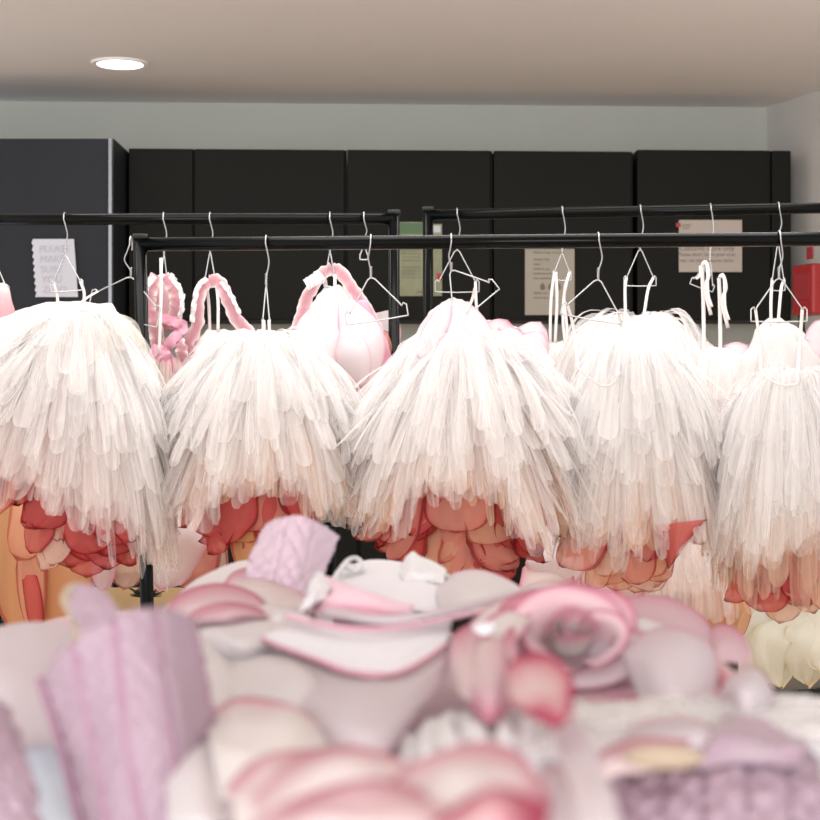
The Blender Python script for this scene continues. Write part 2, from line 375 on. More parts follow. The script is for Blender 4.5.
# ------------------------------------------------------------------ racks
def rack(label, pl, pr, r, zlow=.12, posts=(True, True), lean=(0, 0), depth=.22):
    e = empty('clothes_rack', (pl.x, pl.y, 0), label, 'clothes rack', 'black clothes racks')
    k = MB(); k.tube([pl, pr], r, 20); k.build('top_rail', M['black'], e)
    for p, on, ln in ((pl, posts[0], lean[0]), (pr, posts[1], lean[1])):
        if not on: continue
        b = Vector((p.x+ln, p.y, .07))
        k = MB(); k.tube([p+Vector((0, 0, r*1.1)), b], r*.98, 20); o = k.build('post', M['black'], e)
        k = MB(); k.tube([p+Vector((0, 0, r*.8)), p+Vector((0, 0, r*1.5))], r*1.08, 20); k.build('end_cap', M['rubber'], o)
        k = MB(); k.tube([b+Vector((0, -depth, 0)), b+Vector((0, depth, 0))], r*.95, 14); f = k.build('foot', M['black'], e)
        for s in (-1, 1):
            k = MB(); q = b+Vector((0, s*depth, -.04)); k.tube([q+Vector((-.012, 0, 0)), q+Vector((.012, 0, 0))], .028, 16); k.build('caster', M['rubber'], f)
    k = MB(); k.tube([Vector((pl.x+lean[0], pl.y, zlow)), Vector((pr.x+lean[1], pr.y, zlow))], r*.8, 14); k.build('bottom_rail', M['black'], e)
    return e
FL, FR = P(140, 244.5, 3.90), P(980, 236, 3.744)
FR.z = FL.z
rack('black clothes rack nearest the camera, its post between the two left white tutus', FL, FR, .0158, lean=(.030, 0))
BL0, BL1 = P(-60, 219.5, 4.62), P(394, 218.5, 4.60); BL1.z = BL0.z
rack('black clothes rack behind on the left, ending near the green sheet', BL0, BL1, .0155)
BR0, BR1 = P(428, 215, 4.95), P(960, 205.5, 4.72); BR1.z = BR0.z
rack('black clothes rack behind on the right, starting near the green sheet', BR0, BR1, .0155)
LK0, LK1 = P(3, 400, 4.30), P(330, 400, 4.30)
rack('low black rack behind the leftmost tutu, only its post bottom showing', LK0, LK1, .0150)
def on_rail(px, A, B):                        # rail point at an image column
    best = None
    for i in range(2001):
        q = A.lerp(B, i/2000); x = 410+q.x/q.y*FP
        if best is None or abs(x-px) < best[0]: best = (abs(x-px), q)
    return best[1].copy()

# ------------------------------------------------------------------ hangers
def hanger(px, A, B, rr, label, half=28, neck=32, drop=30, end=12, roll=0, yaw=0, lead=5, grp='wire hangers on the front rail'):
    """bent wire hanger; sizes in rows/columns at the rail's distance; returns its two strap notches"""
    q = on_rail(px, A, B); s = q.y/FP
    e = empty('wire_hanger', q, label, 'hanger', grp)
    half, neck, drop, end = half*s, neck*s, drop*s, end*s; r = .0017
    cr, sr = math.cos(math.radians(roll)), math.sin(math.radians(roll)); cyw, syw = math.cos(math.radians(yaw)), math.sin(math.radians(yaw))
    zt = -rr-neck
    def T(x, z):
        dz = z-zt; x2, z2 = x*cr-dz*sr, x*sr+dz*cr
        return q+Vector((x2*cyw, x2*syw-.0, z2+zt))
    h = []
    R0 = rr+.0025                             # the hook goes over the rail from behind, in the plane across it
    for i in range(13):
        a = math.radians(-50+i*20)
        h.append(q+Vector((.006*math.sin(a), R0*math.cos(a) if True else 0, R0*math.sin(a))))
    h = [q+Vector((0, R0*math.cos(a), R0*math.sin(a))) for a in [math.radians(-40+15*i) for i in range(16)]]
    tail = [q+Vector((lead*s*.3, -R0*.75, -R0*1.0)), q+Vector((lead*s*.6, -R0*.35, -rr-neck*.35)), q+Vector((0, 0, -rr-neck*.75)), T(0, 0+zt)]
    k = MB(); k.tube(h[:-1]+curve([h[-1]]+tail, 14), r, 7); k.build('hook', M['wire'], e)
    k = MB(); k.tube([q+Vector((.0024*math.sin(i*1.6), .0024*math.cos(i*1.6), -rr-neck*.62-neck*.38*i/22)) for i in range(23)], r*.85, 6); k.build('twist', M['wire'], e)
    f = [T(0, zt), T(half*.12, zt-drop*.06), T(half*.78, zt-drop*.92), T(half*.84, zt-drop*1.02), T(half*.90, zt-drop*.93), T(half, zt-drop*1.0),
         T(half*1.0, zt-drop-end), T(0, zt-drop-end*1.06), T(-half*1.0, zt-drop-end), T(-half, zt-drop), T(-half*.90, zt-drop*.93), T(-half*.84, zt-drop*1.02),
         T(-half*.78, zt-drop*.92), T(-half*.12, zt-drop*.06), T(0, zt)]
    k = MB(); pts = []
    for i in range(len(f)-1):
        pts += [f[i].lerp(f[i+1], t) for t in (0, .12, .5, .88)]
    pts.append(f[-1]); k.tube(pts, r, 7); k.build('wire_frame', M['wire'], e)
    return T(-half*.84, zt-drop*.99), T(half*.84, zt-drop*.99)

def ribbon(pts, parent, w=.0045, name='strap', m='ribbon', n=14):
    k = MB(); k.tube(curve(pts, n), w, 8, flat=.28, side=(1, 0, 0)); return k.build(name, M[m], parent)

# ------------------------------------------------------------------ tulle skirts
def tier(parent, c, s, n, r0, RL, RR, Hh, lift, w1, m='tulle', dep=.75, pw=2.2, q=1.5, jr=.07, jh=.09, slit=None, K=12, name='tulle_tier', flare=0, hside=None, thick=.3):
    """one tier of cut tulle strips fanning out from the waist point c; sizes in rows at scale s"""
    mb = MB(); NU = 6
    for i in range(n):
        th = 2*PI*(i+R.uniform(-.5, .5))/n
        ct, st = math.cos(th), math.sin(th)
        Rr = (RR if ct > 0 else RL); Rr = (Rr*abs(ct)+(RL+RR)/2*(1-abs(ct)))*(1+R.gauss(0, jr))
        Hx = Hh*(1+R.gauss(0, jh))
        if hside: Hx *= 1+hside*ct
        if slit and st < -.2 and abs(ct-slit[0]) < slit[1]: Hx *= slit[2]
        dth = R.gauss(0, .10); w = w1*R.uniform(.5, 1.5); fold = R.uniform(.03, .14)*thick/.3; sd = R.random()*90; R0t = R.uniform(-.05, .10)
        lf = lift*R.uniform(.5, 1.2); flip = R.choice((-1, 1)); qq = q*R.uniform(.8, 1.15); pq = pw*R.uniform(.62, 1.15)
        rows = []; ed = []; stk = [R.random()**1.3*.9 for _ in range(NU+1)]; stk[0] = max(stk[0], .7); stk[NU] = max(stk[NU], .7)
        for kk in range(K+1):
            row = []; er = []; v0 = (kk/K)**.85
            for j in range(NU+1):
                u = j/NU*2-1; v = v0*(1-.035*abs(u)**3)
                t2 = th+dth*v
                r = r0+(Rr-r0)*(1-(1-v)**pq)+flare*max(0, v-.6)*Rr
                z = lf*4*v*(1-v)*(1-v)*1.6-Hx*v**qq+(r-r0)*R0t
                ww = w*(.20+.85*v)
                if v0 > .955: ww *= .80 if v0 > .985 else .97
                tan = Vector((-math.sin(t2), math.cos(t2)*dep, 0)); rad = Vector((math.cos(t2), math.sin(t2)*dep, 0))
                fz = fold*ww*(1 if j % 2 else -1)*flip*.5+noise.noise((sd, v*2.0, u*.7))*.10*w1*(1+2*v)*1.2
                side = u*ww/2+noise.noise((v*1.6, sd, 3))*.2*w1
                p = c+(rad*(r+fz)+tan*side+Vector((0, 0, z+fz*.5)))*s
                row.append(p); er.append(min(1, stk[j]+(.12 if v0 > .97 else 0)))
            rows.append(row); ed.append(er)
        mb.grid(rows, ed)
    return mb.build(name, M[m], parent)

def hang_petals(parent, c, s, specs, n=None):
    """petals of the underskirt: (angle deg, radius, y top, length, width, material)"""
    for a, r, y0, L, w, m in specs:
        a_ = math.radians(a); ct, st = math.cos(a_), math.sin(a_)
        rad = Vector((ct, st*.75, 0)); p0 = c+(rad*r*.35+Vector((0, 0, -y0)))*s
        pts = [p0, c+(rad*r*.85+Vector((0, 0, -y0-L*.4)))*s, c+(rad*r*1.0+Vector((0, 0, -y0-L*.78)))*s, c+(rad*r*1.06+Vector((R.uniform(-4, 4), 0, -y0-L)))*s]
        k = MB(); petal(k, pts, w*s, rad, cup=.35, ruf=.07, base=.5, sig=.045)
        k.build('petal', M[m], parent)

def bouquet(e, c, s, Rr, y0, y1, mats, n, sd, a0=-165, a1=-15, wmin=26, wmax=54):
    """the underskirt's petals: rounded organza leaves at many heights, rims dyed dark"""
    r_ = random.Random(sd)
    n = int(n*.75)
    for i in range(n):
        a = math.radians(a0+(a1-a0)*(i*.618 % 1)); ct, st = math.cos(a), math.sin(a); m = mats[i % len(mats)]
        yb = y1-(y1-y0)*.55*r_.random()**1.3-8*abs(ct); L = r_.uniform(70, 105); w = r_.uniform(wmin, wmax)*1.28; rr = Rr*r_.uniform(.62, 1.0)
        tl = r_.uniform(-.45, .45)+ct*.45; rad = Vector((ct, st*.75, 0)); sx = Vector((1, 0, 0))
        p = [c+(rad*rr*f+sx*(tl*L*g)+Vector((0, 0, -yb+L*h)))*s for f, g, h in ((.7, -.5, 1), (.92, -.1, .55), (1.0, .12, .22), (1.03, .3, 0))]
        k = MB(); petal(k, p, w*s, rad+Vector((0, 0, r_.uniform(-.3, .5))), cup=r_.uniform(.1, .5), ruf=.05, base=.5, sig=.035, seed=r_.random()*60); k.build('petal', M[m], e)

def bodice(parent, prof, d, m='lawn', name='bodice', n=40, fold=.05, dep=.5, seed=1, top=True):
    """soft collapsed bodice: prof = [(px centre, py, half width px)]"""
    mb = MB(); rows = []; ed = []
    s = d/FP
    pr = []
    for i in range(len(prof)-1):
        for t in range(5):
            f = t/5; pr.append([prof[i][q]*(1-f)+prof[i+1][q]*f for q in range(3)])
    pr.append(list(prof[-1]))
    for i, (x, y, h) in enumerate(pr):
        c = P(x, y, d); row = []; er = []
        for j in range(n):
            a = 2*PI*j/n; f = 1+fold*(noise.noise((math.cos(a)*3+seed, math.sin(a)*3, i*.13))+.6*noise.noise((math.cos(a)*9, math.sin(a)*9+seed, i*.16)))*2
            row.append(c+Vector((math.cos(a)*h*s*f, math.sin(a)*h*s*dep*f, 3*s*noise.noise((a, seed, i*.4))))); er.append(1-i/len(pr) if top else 0)
        rows.append(row); ed.append(er)
    mb.grid(rows, ed, loop=True)
    return mb.build(name, M[m], parent)

def tutu(name, label, px, py, d, group='white tutu costumes on the front rail', cat='tutu'):
    return empty(name, P(px, py, d), label, cat, group)

FG = 'white tutu costumes on the front rail'
def frontdepth(px): return on_rail(px, FL, FR).y
# --- T1, outside the rack's post
D = 3.80; s = D/FP
e = tutu('tutu', 'large ivory tutu at the left, hung outside the post, red petals at its lower right', 85, 330, D)
def puff(e, c, s, RL, RR, H, base='tulle', under='tulle_peach', slit=None, top=(.97, .90, .78, .58), th=(.60, .45, .32, .18), hside=None, r0=10, long_pw=1.25, n=1.0, lift=14, longs=(1.0, .90)):
    """layered skirt: long straight-falling tiers below, short springy domed tiers on top"""
    RL *= 1.07; RR *= 1.07
    tier(e, c, s, int(110*n), r0, RL*.90, RR*.90, H*.96, 6, 15, m=under, slit=slit, jr=.05, jh=.05, pw=1.35, q=1.2, hside=hside)
    tier(e, c, s, int(130*n), r0, RL*1.0, RR*1.0, H*longs[0], 10, 15, m='tulle_sheer', slit=slit, jr=.05, jh=.06, pw=long_pw+.25, q=1.2, hside=hside)
    tier(e, c, s, int(130*n), r0, RL*1.0, RR*1.0, H*longs[1], 12, 15, m='tulle_sheer', slit=slit, jr=.06, jh=.07, pw=long_pw+.1, q=1.15, hside=hside)
    for k, (a, h) in enumerate(zip(top, th)):
        sl = (slit[0], slit[1], 1-(1-slit[2])*.35) if slit and k == 0 else None
        tier(e, c+Vector((0, 0, .005*k)), s, int((130-12*k)*n), r0, RL*a, RR*a, H*h, lift+2*k, 15, m=base, jr=.09, jh=.14, pw=1.45+.10*k, q=1.22+.08*k, hside=hside, slit=sl)
c = P(84, 324, D)
puff(e, c, s, 112, 84, 188, hside=.27, under='tulle_blush', th=(.64, .48, .34, .18), lift=4, r0=5)
tier(e, c+Vector((0, 0, .012)), s, 55, 5, 62, 56, 40, 8, 16, m='tulle_cream', jh=.2)
bodice(e, [(84, 303, 26), (82, 312, 36), (82, 325, 42), (84, 345, 48)], D+.02, 'lawn', seed=3)
bouquet(e, c, s, 72, 165, 238, ('p_red', 'p_red', 'p_salmon', 'p_red', 'p_red'), 20, 3, a0=-130, a1=-25, wmin=30, wmax=60)
bouquet(e, c, s, 90, 130, 185, ('p_red', 'p_salmon'), 7, 13, a0=-160, a1=-110)
hang_petals(e, c, s, [(-95, 55, 90, 150, 60, 'p_red'), (-60, 62, 100, 142, 62, 'p_red'), (-125, 70, 80, 122, 60, 'p_red'), (-155, 84, 70, 122, 60, 'p_salmon'),
    (-35, 60, 110, 130, 50, 'p_red'), (-78, 50, 110, 140, 54, 'p_red'), (-108, 66, 90, 148, 48, 'p_beige'), (-132, 50, 100, 145, 56, 'p_beige'), (-20, 50, 110, 130, 50, 'p_peach'), (60, 50, 100, 130, 60, 'p_salmon'), (120, 50, 100, 120, 60, 'p_salmon'), (-145, 70, 60, 120, 60, 'p_red')])
n1 = hanger(131, P(120, 244.5, 3.90), P(140, 244.5, 3.90), .016, 'wire hanger hooked over the front rack\'s left corner, tilted', half=40, neck=26, drop=22, end=20, roll=-14, yaw=-20, lead=-10)
ribbon([n1[0], P(84, 300, 3.84), P(80, 308, 3.82)], e); ribbon([P(96, 318, 3.74), P(82, 300+10, 3.74), P(72, 328, 3.72), P(66, 336, 3.72), P(78, 338, 3.71), P(78, 332, 3.71)], e, .0025, 'drawstring')
# --- T2
D = 3.86; s = D/FP
e = tutu('tutu', 'white tutu just right of the front post with salmon petals under its parted front', 262, 335, D)
c = P(263, 354, D)
puff(e, c, s, 104, 99, 164, slit=(.0, .46, .84))
bodice(e, [(262, 333, 3), (262, 336, 32), (262, 342, 46), (262, 356, 60)], D, 'lawn', seed=5)
bouquet(e, c, s, 72, 130, 200, ('p_red', 'p_salmon', 'p_orange', 'p_red', 'p_peach'), 14, 4, a0=-150, a1=-30)
hang_petals(e, c, s, [(-90, 62, 90, 85, 78, 'p_salmon'), (-118, 70, 80, 108, 62, 'p_red'), (-135, 62, 80, 118, 60, 'p_red'), (-66, 60, 90, 105, 60, 'p_red'), (-45, 70, 80, 88, 60, 'p_red'),
    (-100, 48, 90, 128, 50, 'p_orange'), (-75, 44, 90, 130, 56, 'p_peach'), (-60, 40, 90, 126, 50, 'p_orange'), (-150, 84, 60, 112, 60, 'p_salmon'), (90, 50, 80, 100, 80, 'p_orange'), (40, 60, 80, 90, 70, 'p_orange'), (140, 60, 80, 90, 70, 'p_orange')])
n2 = hanger(266, FL, FR, .0158, 'wire hanger seen edge-on above the second tutu from the left', half=4, neck=36, drop=34, end=14, yaw=0)
ribbon([n2[0], P(264, 322, 3.86), P(264, 340, 3.86)], e, .0035); ribbon([n2[1], P(269, 322, 3.86), P(270, 340, 3.86)], e, .0035)
# --- T3
D = 3.84; s = D/FP
e = tutu('tutu', 'widest white tutu in the middle with coral and peach petals spilling below', 460, 350, D)
c = P(462, 360, D)
puff(e, c, s, 108, 130, 172, slit=(-.10, .42, .80), hside=.06, n=1.15, r0=12, lift=18, th=(.62, .46, .30, .16))
tier(e, c+Vector((0, 0, .03)), s, 70, 12, 60, 84, 16, 14, 15, jh=.3)
bodice(e, [(455, 299, 6), (453, 306, 16), (452, 318, 26), (454, 335, 40), (458, 356, 56)], D+.01, 'p_lilac', seed=8, fold=.09, top=False)
for a0, a1, w in ((438, 418, 22), (462, 448, 26), (474, 492, 26)):
    k = MB(); petal(k, [P(a0*.4+272, 303, D-.01), P(a0, 324, D-.05), P(a1, 358, D-.09)], w*s, (0, -1, .2), base=.5, sig=.05); k.build('petal', M['p_lilac'], e)
bouquet(e, c, s, 80, 130, 222, ('p_red', 'p_salmon', 'p_peach', 'p_red', 'p_salmon', 'p_red'), 34, 5, wmin=34, wmax=66)
bouquet(e, c, s, 92, 130, 205, ('p_salmon', 'p_red'), 12, 35, wmin=30, wmax=56)
hang_petals(e, c, s, [(-92, 60, 70, 125, 62, 'p_salmon'), (-70, 64, 80, 130, 66, 'p_red'), (-52, 70, 80, 128, 66, 'p_red'), (-36, 84, 70, 122, 60, 'p_red'), (-112, 66, 80, 120, 62, 'p_salmon'), (-132, 78, 70, 108, 60, 'p_red'),
    (-140, 88, 70, 128, 56, 'p_salmon'), (-62, 46, 90, 136, 60, 'p_red'), (-100, 46, 90, 134, 60, 'p_peach'), (-82, 68, 90, 138, 40, 'p_peach'), (-118, 44, 90, 134, 58, 'p_orange'), (-40, 60, 90, 120, 60, 'p_red'), (-20, 96, 60, 115, 60, 'p_salmon'),
    (60, 60, 90, 120, 80, 'p_peach'), (100, 60, 90, 120, 80, 'p_peach'), (150, 70, 90, 110, 70, 'p_salmon')])
n3 = hanger(451, FL, FR, .0158, 'wire hanger tipped steeply over the middle tutu', half=27, neck=22, drop=32, end=12, roll=38, lead=-4)
ribbon([P(475, 288, 3.82), P(472, 300, 3.83), P(466, 312, 3.80)], e, .0035); ribbon([n3[0], P(432, 326, 3.80), P(434, 345, 3.76)], e, .0035)
# --- T4
D = 3.82; s = D/FP
e = tutu('tutu', 'white tutu right of centre, a pointed red petal at its lower right', 625, 345, D)
c = P(632, 360, D)
puff(e, c, s, 70, 90, 186, r0=12, lift=16, n=.95)
bodice(e, [(624, 352, 3), (622, 357, 16), (622, 368, 26), (622, 380, 30)], D, 'lawn', seed=12)
ribbon([P(578, 368, 3.70), P(590, 378, 3.70), P(604, 386, 3.70), P(614, 382, 3.70), P(620, 372, 3.70)], e, .0022, 'neckline_binding')
bouquet(e, c, s, 66, 160, 232, ('p_peach', 'p_salmon', 'p_peach', 'p_beige'), 13, 6, a0=-150, a1=-60)
hang_petals(e, c, s, [(-105, 52, 90, 104, 60, 'p_red'), (-80, 56, 90, 108, 60, 'p_red'), (-128, 60, 90, 98, 56, 'p_red'), (-30, 70, 80, 102, 50, 'p_red'),
    (-112, 46, 100, 128, 52, 'p_peach'), (-88, 42, 100, 130, 50, 'p_peach'), (-135, 56, 100, 126, 46, 'p_peach'), (-72, 44, 100, 124, 44, 'p_peach'), (60, 50, 90, 120, 70, 'p_peach'), (120, 50, 90, 120, 70, 'p_peach')])
k = MB(); rows = []; ed = []
for i in range(15):
    v = i/14; row = []; er = []
    for j in range(13):
        u = j/12; xl = 655+(668-655)*v**1.2; xr = 708+(669-708)*v**.9; x = xl+(xr-xl)*u
        y = 522-6*(1-v)*(u-.5)+47*v; row.append(P(x, y, D-.128-.03*math.sin(PI*u)*(1-v)+.01*math.sin(u*7))); er.append(math.exp(-min(u, 1-u)*(xr-xl)/2.2) if v < .97 else 1)
    rows.append(row); ed.append(er)
k.grid(rows, ed); k.build('petal', M['p_red'], e)
n4 = hanger(598, FL, FR, .0158, 'wire hanger on the front rail, drooping to the right over the fourth tutu', half=31, neck=32, drop=30, end=10, roll=-10, lead=6)
ribbon([n4[0], P(574, 330, 3.82), P(578, 368, 3.72)], e, .0035); ribbon([n4[1], P(622, 335, 3.82), P(617, 376, 3.70)], e, .0035)
# --- T5
D = 3.76; s = D/FP
e = tutu('tutu', 'white tutu at the far right with a peaked bodice and red petals under peach tulle', 783, 390, D)
c = P(786, 384, D)
puff(e, c, s, 70, 78, 178, r0=24, lift=8, th=(.74, .54, .36, .18), long_pw=1.3, slit=(.2, .35, .9))
tier(e, c, s, 60, 22, 62, 70, 208, 4, 15, m='tulle_peach', jh=.05, q=1.2)
bodice(e, [(778, 325, 5), (779, 332, 14), (780, 345, 27), (782, 365, 40), (785, 395, 52)], D+.02, 'lawn', seed=15, fold=.12)
tier(e, P(780, 338, D+.02), s, 50, 4, 36, 38, 55, 4, 13, jh=.2, pw=1.3, q=1.1, name='bodice_frill')
ribbon([P(760, 368, D-.11), P(768, 378, D-.13), P(782, 385, D-.13), P(798, 384, D-.12)], e, .0025, 'neckline_binding')
bouquet(e, c, s, 52, 150, 228, ('p_red', 'p_peach', 'p_red', 'p_salmon', 'p_peach'), 16, 8, a0=-150, a1=-20)
hang_petals(e, c, s, [(-80, 56, 90, 128, 50, 'p_red'), (-100, 50, 80, 112, 44, 'p_red'), (-62, 54, 80, 116, 48, 'p_red'), (-88, 50, 110, 108, 54, 'p_red'), (-118, 46, 80, 120, 46, 'p_peach'), (-140, 44, 90, 112, 44, 'p_peach'), (-45, 52, 90, 132, 50, 'p_peach'), (-70, 44, 100, 126, 48, 'p_peach'),
    (-105, 40, 100, 136, 44, 'p_peach'), (-20, 62, 80, 120, 50, 'p_orange'), (60, 50, 90, 120, 60, 'p_peach'), (130, 50, 90, 120, 60, 'p_peach')])
n5 = hanger(779, FL, FR, .0158, 'wire hanger hanging level on the front rail above the rightmost tutu', half=28, neck=32, drop=31, end=12, roll=0, lead=5)
ribbon([n5[0], P(760, 345, 3.76), P(761, 370, 3.68)], e, .0035); ribbon([n5[1], P(800, 340, 3.76), P(797, 384, 3.66)], e, .004)
# hanger with nothing on the front of it
n6 = hanger(371, FL, FR, .0158, 'wire hanger on the front rail with a white petal between the second and middle tutus', half=31, neck=28, drop=32, end=11, roll=9, lead=-4)

# ------------------------------------------------------------------ dresses on the rails behind
BG = 'costumes on the rails behind'
HG = 'wire hangers on the rear rails'
def loops(e, pts2):
    for p in pts2: ribbon(p, e, .0042)
# B1 behind T1
D = 4.62; s = D/FP
h = hanger(65, BL0, BL1, .0155, 'wire hanger on the left rear rail in front of the handwritten page', half=16, neck=31, drop=26, end=9, roll=4, grp=HG)
e = empty('tutu', P(66, 310, D), 'cream tutu top mostly hidden behind the large left tutu', 'tutu', BG)
bodice(e, [(64, 302, 12), (60, 308, 34), (50, 318, 60), (46, 345, 90)], D, 'lawn', seed=22)
tier(e, P(60, 330, D), s, 60, 20, 90, 80, 120, 6, 20, m='tulle_cream')
loops(e, [[h[0], P(57, 295, D), P(58, 308, D)], [h[1], P(84, 292, D-.005), P(84, 303, D)]])
# B0 at the frame's edge
D = 4.60; s = D/FP
h = hanger(-8, BL0, BL1, .0155, 'wire hanger cut by the left edge of the view', half=17, neck=32, drop=30, end=10, grp=HG)
e = empty('tutu', P(-8, 320, D), 'ruffled white costume cut by the left edge with a pink hem', 'tutu', BG)
bodice(e, [(0, 284, 6), (0, 292, 10), (0, 310, 12), (-2, 330, 14)], D, 'ruffle', seed=31, fold=.12)
tier(e, P(-10, 325, D), s, 50, 10, 50, 50, 120, 6, 18, m='tulle')
# ruffled shoulder straps
def ruff(parent, pts, w, m='ruffle', name='ruffled_strap', n=44, amp=.35, layers=1):
    k = MB(); pp = curve(pts, n); rows = []; ed = []; sd = R.random()*40
    for i, p in enumerate(pp):
        t = (pp[min(i+1, n)]-pp[max(i-1, 0)]).normalized(); sdv = t.cross(Vector((0, -1, .1))).normalized()
        row = []; er = []
        for j in range(9):
            u = j/8*2-1
            am = amp*w*abs(u)**1.2*.7
            row.append(p+sdv*(u*w*(1+.35*noise.noise((i*.35+sd, u, 0))))+Vector((0, -1, 0))*(am*math.sin(i*.62+u*1.5+2*noise.noise((i*.2, sd, 0)))+(.18*w)*(1-u*u))+t*(am*.5*math.sin(i*1.7+sd)))
            er.append(min(1, abs(u)**2.2*1.1+.25*noise.noise((i*.4, u*2, sd))))
        rows.append(row); ed.append(er)
    k.grid(rows, ed); return k.build(name, M[m], parent)
# B2 at 164
D = 4.60; s = D/FP
h = hanger(164, BL0, BL1, .0155, 'wire hanger edge-on above the crumpled pink ruffled costume', half=4, neck=30, drop=26, end=8, grp=HG)
e = empty('ruffled_costume', P(164, 370, D), 'crumpled rose-pink costume with frayed white ruffle edges, right of the front post', 'costume', BG)
bodice(e, [(165, 274, 5), (163, 282, 14), (163, 300, 18), (164, 318, 15), (166, 330, 10)], D+.02, 'ruffle', seed=41, fold=.13, dep=.6)
ruff(e, [P(158, 276, D-.03), P(150, 290, D-.04), P(149, 308, D-.03), P(155, 325, D-.02), P(158, 345, D)], .020, amp=.5)
ruff(e, [P(165, 276, D-.03), P(175, 290, D-.05), P(177, 305, D-.05), P(174, 320, D-.02)], .020, amp=.5)
ruff(e, [P(160, 318, D-.02), P(176, 322, D-.04), P(183, 328, D-.03), P(172, 340, D-.04), P(164, 356, D-.02)], .014, 'satin', amp=.5)
ruff(e, [P(155, 276, D-.05), P(146, 288, D-.06), P(145, 300, D-.05)], .008, 'cotton', name='frill', amp=.9)
ruff(e, [P(170, 276, D-.06), P(180, 290, D-.07), P(182, 306, D-.07), P(179, 318, D-.05)], .006, 'cotton', name='frill', amp=.9)
ruff(e, [P(170, 335, D), P(180, 345, D-.04), P(182, 360, D-.03), P(176, 368, D)], .016, 'ruffle', amp=.5)
ruff(e, [P(150, 350, D), P(160, 352, D-.04), P(170, 362, D-.03), P(186, 372, D)], .020, 'satin', amp=.4)
loops(e, [[P(161, 258, D-.02), P(161, 300, D-.09), P(159, 355, D-.10)]])
tier(e, P(166, 358, D), s, 40, 10, 34, 40, 90, 4, 16, m='tulle_blush')
# B3 at 209
h = hanger(210, BL0, BL1, .0155, 'wire hanger edge-on above the looped pink strap costume', half=6, neck=28, drop=26, end=8, yaw=0, grp=HG)
e = empty('ruffled_costume', P(225, 360, D), 'white costume whose rose-pink ruffled straps rise in a loop, second ruffled one from the post', 'costume', BG)
ruff(e, [P(210, 281, D), P(202, 288, D-.02), P(198, 305, D-.03), P(197, 325, D-.02), P(188, 345, D-.01), P(192, 358, D)], .017, amp=.16)
ruff(e, [P(208, 281, D), P(219, 282, D-.02), P(226, 295, D-.03), P(236, 318, D-.03), P(250, 334, D-.02)], .018, amp=.16)
ruff(e, [P(190, 340, D+.02), P(200, 350, D-.02), P(196, 362, D-.02)], .022, 'satin')
ruff(e, [P(207, 278, D-.02), P(198, 287, D-.04), P(194, 305, D-.04), P(192, 322, D-.03)], .007, 'cotton', name='frill', amp=.9)
ruff(e, [P(221, 282, D-.03), P(231, 296, D-.04), P(240, 314, D-.04)], .005, 'cotton', name='frill', amp=.9)
bodice(e, [(217, 330, 10), (222, 340, 24), (228, 352, 38), (232, 380, 56)], D, 'lawn', seed=44)
loops(e, [[h[1], P(218, 300, D-.03), P(218, 332, D-.03)], [h[0], P(208.5, 300, D+.03), P(210, 336, D+.03)]])
tier(e, P(228, 350, D), s, 50, 20, 60, 60, 110, 6, 18, m='tulle')
# B4 at 329
h = hanger(330, BL0, BL1, .0155, 'wire hanger above the white-petalled costume with a pink strap arch', half=6, neck=28, drop=26, end=8, grp=HG)
e = empty('petal_costume', P(345, 390, D), 'white-petalled costume under an arch of pink quilted straps, beside the rear rack post', 'costume', BG)
ruff(e, [P(333, 268, D+.02), P(320, 276, D), P(307, 298, D), P(300, 320, D), P(294, 335, D)], .017, amp=.16)
ruff(e, [P(331, 268, D+.02), P(342, 274, D), P(354, 292, D-.01), P(368, 312, D), P(378, 334, D), P(393, 360, D)], .018, amp=.16)
ruff(e, [P(306, 285, D-.03), P(314, 280, D-.04), P(322, 274, D-.03)], .016, 'cotton', name='frill')
ruff(e, [P(355, 312, D-.03), P(362, 304, D-.04), P(370, 318, D-.04), P(384, 345, D-.03), P(388, 375, D-.02)], .012, 'satin')
bodice(e, [(334, 286, 6), (335, 295, 18), (336, 308, 27), (340, 325, 36), (342, 350, 44), (345, 372, 44)], D+.01, 'lawn', seed=47, fold=.06, top=False)
for pts, w, m in (([P(330, 300, D-.05), P(318, 330, D-.14), P(328, 372, D-.16)], 50, 'p_lilac'), ([P(346, 300, D-.05), P(360, 335, D-.14), P(362, 385, D-.13)], 48, 'p_lilac'),
                  ([P(348, 320, D-.12), P(352, 350, D-.18), P(360, 388, D-.16)], 34, 'p_pale'), ([P(350, 350, D-.06), P(358, 370, D-.08), P(364, 398, D-.06)], 44, 'p_red'), ([P(372, 330, D), P(384, 345, D-.02), P(390, 372, D)], 30, 'p_salmon')):
    k = MB(); petal(k, pts, w*s, (0, -1, .15), base=.4, sig=.06, cup=.5); k.build('petal', M[m], e)
k = MB(); petal(k, [P(380, 312, D+.05), P(384, 330, D+.05), P(386, 352, D+.05)], 34*s, (0, -1, 0), base=.9, tipw=.9); k.build('lining', M['p_lilac'], e)
loops(e, [[h[0], P(327, 290, D+.02)], [h[1], P(335, 275, D-.03), P(335, 288, D-.06)]])
tier(e, P(345, 352, D+.04), s, 50, 20, 50, 50, 100, 6, 18, m='tulle_blush')
# clip hook on the rail end
h = hanger(364, BL0, BL1, .0155, 'second wire hanger near the end of the left rear rail', half=4, neck=20, drop=10, end=5, grp=HG)
